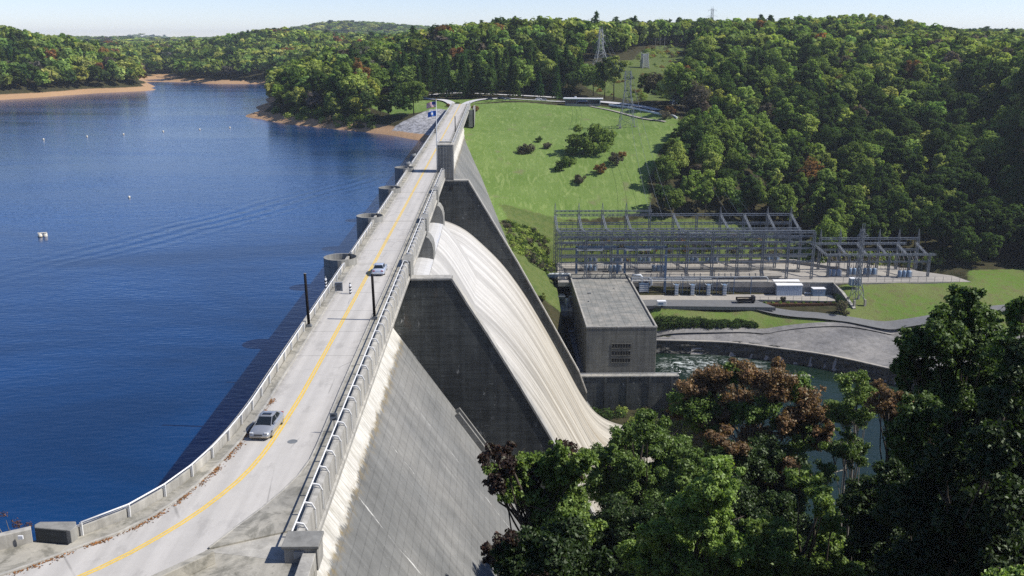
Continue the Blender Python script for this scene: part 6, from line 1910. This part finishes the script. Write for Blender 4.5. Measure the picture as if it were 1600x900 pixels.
scrub([(-42, 483), (-62, 500), (-102, 548), (-118, 580), (-100, 585), (-62, 545), (-44, 512)], 150, 1.0, 2.9, ['mid', 'light', 'grey', 'dark', 'mid'], 'shore_scrub', 'bushy growth along the shore of the wooded point', 5)

# ------------------------------------------------------------------ the near trees below the viewpoint
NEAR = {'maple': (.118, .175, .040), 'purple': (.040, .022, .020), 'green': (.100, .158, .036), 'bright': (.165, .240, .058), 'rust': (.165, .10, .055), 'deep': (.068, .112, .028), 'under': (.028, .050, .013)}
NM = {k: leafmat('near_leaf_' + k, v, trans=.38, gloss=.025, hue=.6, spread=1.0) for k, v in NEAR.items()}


def near_tree(name, label, Y, lobes, mat, leaf=.2, trunk_px=None, spread=1.0, cover=2.1, bark=None, seed=0, extra=None, rt_=.3, bare=0, ground=None, inner=.35, fill=.7):
    leaf = leaf * .68
    rng = np.random.default_rng(seed)
    C3 = []; RR = []
    for (x, y, r) in lobes:
        yy = Y + rng.normal() * spread * 1.6
        p = py(x, y, yy); d = (p - CAM) @ FW; C3.append(p); RR.append(r / F * d)
    C3 = np.array(C3); RR = np.array(RR)
    ex = np.zeros(len(C3), bool)
    if extra is not None: ex[list(extra[1])] = True
    for q in range(int(len(lobes) * fill)):      # fill in between neighbouring boughs
        a = rng.integers(0, len(lobes)); dd = np.linalg.norm(C3[:len(lobes)] - C3[a], axis=1); nb = np.argsort(dd)[1:4]; b_ = nb[rng.integers(0, len(nb))]; f_ = rng.uniform(.3, .7)
        C3 = np.vstack([C3, C3[a] * f_ + C3[b_] * (1 - f_) + rng.normal(size=3) * RR[a] * np.array([.25, .7, .25])]); RR = np.r_[RR, RR[a] * rng.uniform(.6, .95)]; ex = np.r_[ex, ex[a] if rng.random() < .8 else ~ex[a] if extra is not None else False]
    bx, by = (np.average(C3[:, 0]), np.average(C3[:, 1])) if trunk_px is None else py(trunk_px, 800, Y)[:2]
    gz = H1(bx, by) if ground is None else ground
    t = thing(name, label, 'tree', (bx, by, gz)); o3 = np.array([bx, by, gz])
    groups = [(mat, ~ex)] if extra is None else [(mat, ~ex), (extra[0], ex)]
    for mt, k in groups:
        # break every lobe into tufts so the outline is ragged
        cs = []; rs = []
        for c, r in zip(C3[k], RR[k]):
            nt_ = 17
            for q in range(nt_):
                d = unit(rng.normal(size=3)); rr = r * rng.uniform(.15, .50); cs.append(c + d * r * rng.uniform(.35, 1.08) * np.array([1, 1, .9])); rs.append(rr)
            cs.append(c); rs.append(r * .5)
        cs = np.array(cs); rs = np.array(rs)
        cnt = 4 * math.pi * rs ** 2 / (leaf * leaf * 1.2) * cover * .62
        V, T = leafcloud(rng, cs, rs, cnt, leaf, asp=.55, up=.35, rnd=1.1, inner=inner, cull=0)
        me = quads_mesh('crown', (V - o3).reshape(-1, 3), T, NM[mt]); link(bpy.data.objects.new('crown', me), t)
    top = C3[np.argmax(C3[:, 2])]; low = C3[:, 2].min()
    m = MB(); mid_ = np.array([bx, by, max(gz + 2, (gz + low) / 2)])
    ctr = np.average(C3, axis=0)
    stem = [o3 - o3 + np.array([0, 0, -2.0]), mid_ - o3, np.array([ctr[0], ctr[1], (ctr[2] + low) / 2]) - o3, (ctr * .3 + top * .7) - o3]
    m.tube(stem, [rt_, rt_ * .8, rt_ * .55, rt_ * .15], 8)
    m.build('trunk', bark or BARK, t, smooth=True)
    br = MB()
    for c, r in zip(C3, RR):
        s0 = (stem[2] * rng.uniform(.2, .9) + stem[1] * .1 + stem[2] * 0) if False else stem[1] + (stem[2] - stem[1]) * rng.uniform(.3, 1.0)
        e = c - o3; md = (s0 + e) / 2 + rng.normal(size=3) * .35 + np.array([0, 0, -.3])
        br.tube([s0, md, e, e + unit(e - md) * r * .5], [rt_ * .32, rt_ * .22, rt_ * .12, .02], 5)
        for q in range(3 + bare):
            d = unit(rng.normal(size=3) + np.array([0, 0, .6])); e2 = e + d * r * rng.uniform(.6, 1.0); br.tube([md * .4 + e * .6, (e + e2) / 2 + rng.normal(size=3) * .15, e2], [rt_ * .14, rt_ * .09, .015], 4)
    br.build('limbs', bark or BARK, t, smooth=True)
    return t


near_tree('broadleaf_tree', 'green tree with dark purplish top leaves leaning in front of the dam face', 58,
          [(875, 706, 20), (852, 732, 30), (812, 718, 20), (790, 724, 18), (832, 785, 40), (885, 752, 32), (912, 722, 24), (772, 706, 14), (762, 728, 12), (860, 820, 45), (900, 800, 40), (812, 755, 28), (774, 752, 16), (790, 765, 20), (755, 716, 9), (795, 700, 10)], 'maple', .21, 870, seed=1, extra=('purple', (3, 7, 8, 12, 14, 15)))
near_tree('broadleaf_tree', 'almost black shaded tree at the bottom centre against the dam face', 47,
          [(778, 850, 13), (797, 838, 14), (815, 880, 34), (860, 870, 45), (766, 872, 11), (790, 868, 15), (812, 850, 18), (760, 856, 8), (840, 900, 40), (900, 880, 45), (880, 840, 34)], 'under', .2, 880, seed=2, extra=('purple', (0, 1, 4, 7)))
near_tree('broadleaf_tree', 'rounded mid green tree at the foot of the spillway chute', 84,
          [(975, 690, 28), (1012, 668, 28), (1040, 700, 34), (985, 730, 38), (1030, 758, 44), (948, 745, 32), (1075, 735, 34), (960, 785, 36), (940, 715, 20)], 'green', .21, 1010, seed=3)
near_tree('broadleaf_tree', 'dark tree with brownish leaves in the middle behind the vine clad trees', 88,
          [(1130, 700, 32), (1160, 735, 42), (1200, 720, 38), (1235, 745, 36), (1110, 735, 30), (1180, 775, 42), (1225, 790, 36)], 'under', .21, 1170, seed=4, extra=('rust', (0, 3)))
near_tree('vine_covered_tree', 'bright leafy vine covered tree in the lower middle, left one of two', 60,
          [(1130, 735, 28), (1108, 775, 34), (1078, 815, 38), (1050, 862, 42), (1095, 880, 44), (1028, 838, 30), (1135, 850, 34), (1120, 812, 26), (1010, 880, 36), (1060, 900, 40)], 'bright', .18, 1080, seed=5, cover=2.2, inner=.5)
near_tree('vine_covered_tree', 'bright arching vine covered tree in the lower middle, right one of two', 60,
          [(1250, 748, 20), (1272, 757, 24), (1290, 785, 24), (1299, 815, 22), (1298, 846, 24), (1292, 878, 32), (1322, 893, 28), (1215, 845, 32), (1185, 830, 28), (1230, 885, 40), (1170, 880, 36)], 'bright', .18, 1290, seed=6, cover=2.2, inner=.5)
near_tree('broadleaf_tree', 'rust coloured autumn tree with pale bare limbs below the powerhouse', 96,
          [(1080, 612, 26), (1120, 592, 28), (1160, 582, 28), (1200, 592, 30), (1240, 604, 28), (1268, 622, 26), (1098, 640, 32), (1150, 632, 34), (1200, 642, 34), (1240, 655, 30), (1284, 675, 26), (1062, 640, 18), (1216, 574, 14), (1292, 650, 18), (1120, 672, 30), (1180, 680, 30), (1250, 690, 26)], 'rust', .22, 1170, seed=7, cover=1.1, fill=1.3, bark=BARKP, bare=4, rt_=.26, extra=('green', (6, 14, 16, 10, 8, 4)))
near_tree('slender_tree', 'slender light green tree with a pale trunk in front of the river', 92,
          [(1322, 598, 17), (1342, 590, 15), (1336, 622, 24), (1310, 640, 22), (1356, 640, 18), (1330, 655, 22), (1362, 612, 12)], 'bright', .17, 1328, seed=8, cover=1.0, bark=BARKP, rt_=.2, bare=2)
near_tree('slender_tree', 'thin half bare tree with pale branches in front of the river', 88,
          [(1300, 700, 18), (1335, 715, 18), (1290, 740, 20), (1325, 680, 14), (1345, 700, 16)], 'green', .17, 1318, seed=9, cover=1.0, bark=BARKP, rt_=.18, bare=5)
near_tree('rust_bush', 'small rust coloured tree between the slender green one and the tall dark tree', 84,
          [(1385, 612, 15), (1402, 626, 18), (1368, 626, 16), (1390, 640, 20), (1420, 640, 16), (1370, 600, 10)], 'rust', .18, 1392, seed=10, cover=1.2, bare=2)
near_tree('broadleaf_tree', 'tall dark green tree rising highest at the lower right', 64,
          [(1508, 474, 28), (1484, 494, 32), (1532, 500, 32), (1462, 532, 36), (1500, 545, 44), (1544, 540, 36), (1432, 572, 30), (1476, 600, 44), (1526, 606, 44), (1440, 642, 36), (1414, 598, 16), (1560, 585, 28), (1490, 670, 48), (1440, 712, 38), (1405, 668, 24), (1542, 680, 44), (1420, 545, 18), (1404, 575, 14), (1520, 460, 16)], 'deep', .22, 1500, seed=11, spread=1.4)
near_tree('broadleaf_tree', 'dark green tree cut by the right edge of the picture', 56,
          [(1592, 500, 26), (1582, 540, 28), (1604, 580, 40), (1588, 640, 40), (1604, 715, 46), (1572, 795, 46), (1600, 470, 12), (1600, 860, 50)], 'deep', .2, 1660, seed=12, rt_=.12)
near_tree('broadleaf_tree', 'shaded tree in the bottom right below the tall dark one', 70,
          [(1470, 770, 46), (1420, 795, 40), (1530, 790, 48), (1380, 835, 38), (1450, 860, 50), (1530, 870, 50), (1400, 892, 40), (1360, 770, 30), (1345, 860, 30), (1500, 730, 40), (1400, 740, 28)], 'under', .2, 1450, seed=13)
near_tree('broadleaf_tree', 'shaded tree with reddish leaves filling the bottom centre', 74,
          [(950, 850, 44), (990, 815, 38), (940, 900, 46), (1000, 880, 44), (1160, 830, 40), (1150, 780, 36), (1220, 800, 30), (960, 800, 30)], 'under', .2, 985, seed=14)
near_tree('broadleaf_tree', 'bright leafy treetop just showing at the bottom right edge', 34,
          [(1555, 905, 22), (1595, 900, 16), (1575, 915, 22)], 'bright', .13, 1575, seed=15)
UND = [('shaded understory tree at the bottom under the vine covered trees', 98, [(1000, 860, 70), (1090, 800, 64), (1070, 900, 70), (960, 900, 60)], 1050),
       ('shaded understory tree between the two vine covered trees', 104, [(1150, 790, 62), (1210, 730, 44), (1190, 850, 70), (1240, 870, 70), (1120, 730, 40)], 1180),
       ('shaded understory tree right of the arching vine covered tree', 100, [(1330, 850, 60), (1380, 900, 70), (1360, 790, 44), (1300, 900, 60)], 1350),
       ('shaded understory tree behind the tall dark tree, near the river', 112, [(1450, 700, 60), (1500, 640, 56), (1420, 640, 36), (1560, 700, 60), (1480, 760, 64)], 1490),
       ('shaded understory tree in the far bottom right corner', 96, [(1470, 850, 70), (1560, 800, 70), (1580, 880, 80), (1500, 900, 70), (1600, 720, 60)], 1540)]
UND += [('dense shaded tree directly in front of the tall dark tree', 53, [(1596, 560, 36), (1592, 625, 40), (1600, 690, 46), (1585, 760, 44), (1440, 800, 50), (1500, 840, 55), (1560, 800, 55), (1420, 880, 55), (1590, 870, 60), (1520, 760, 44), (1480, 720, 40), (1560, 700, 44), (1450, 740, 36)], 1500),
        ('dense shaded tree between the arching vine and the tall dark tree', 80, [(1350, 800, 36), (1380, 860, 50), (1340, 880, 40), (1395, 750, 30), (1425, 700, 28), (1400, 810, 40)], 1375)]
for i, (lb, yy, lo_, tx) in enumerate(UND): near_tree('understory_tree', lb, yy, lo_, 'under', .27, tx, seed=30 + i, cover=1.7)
# dry shrub behind the boundary wall at the lake
t = thing('dry_shrub', 'small leafless reddish shrub sticking up behind the lake boundary wall', 'shrub', (-14.6, 57.6, -1.6))
m = MB(); rng = np.random.default_rng(3)
for k in range(7):
    a = rng.uniform(-1, 1); h_ = rng.uniform(1.8, 3.4); e = Vector((a * 1.3, rng.normal() * .3, h_)); m.tube([(0, 0, 0), e * .5 + Vector((a * .1, 0, 0)), e], [.05, .035, .015], 5)
m.build('stems', BARKP, t)
V, T = leafcloud(rng, [(rng.uniform(-1.2, 1.2), 0, rng.uniform(1.8, 3.2)) for k in range(8)], [.28] * 8, [45] * 8, .06, cull=0)
link(bpy.data.objects.new('seed_heads', quads_mesh('seed_heads', V.reshape(-1, 3), T, leafmat('seed_head', (.10, .06, .05)))), t)

# ------------------------------------------------------------------ the air
m = MB(); m.box(-9800, 9800, -1900, 9900, -77, 130)
hz_ = m.build('haze', None); tag(hz_, kind='stuff')
hm = bpy.data.materials.new('haze_air'); hm.use_nodes = True; hn = hm.node_tree; hn.nodes.remove(hn.nodes['Principled BSDF'])
pv = hn.nodes.new('ShaderNodeVolumePrincipled'); pv.inputs['Color'].default_value = (.80, .88, 1.0, 1); pv.inputs['Density'].default_value = .00008; pv.inputs['Anisotropy'].default_value = .2
hn.links.new(pv.outputs[0], hn.nodes['Material Output'].inputs['Volume']); hz_.data.materials.append(hm)
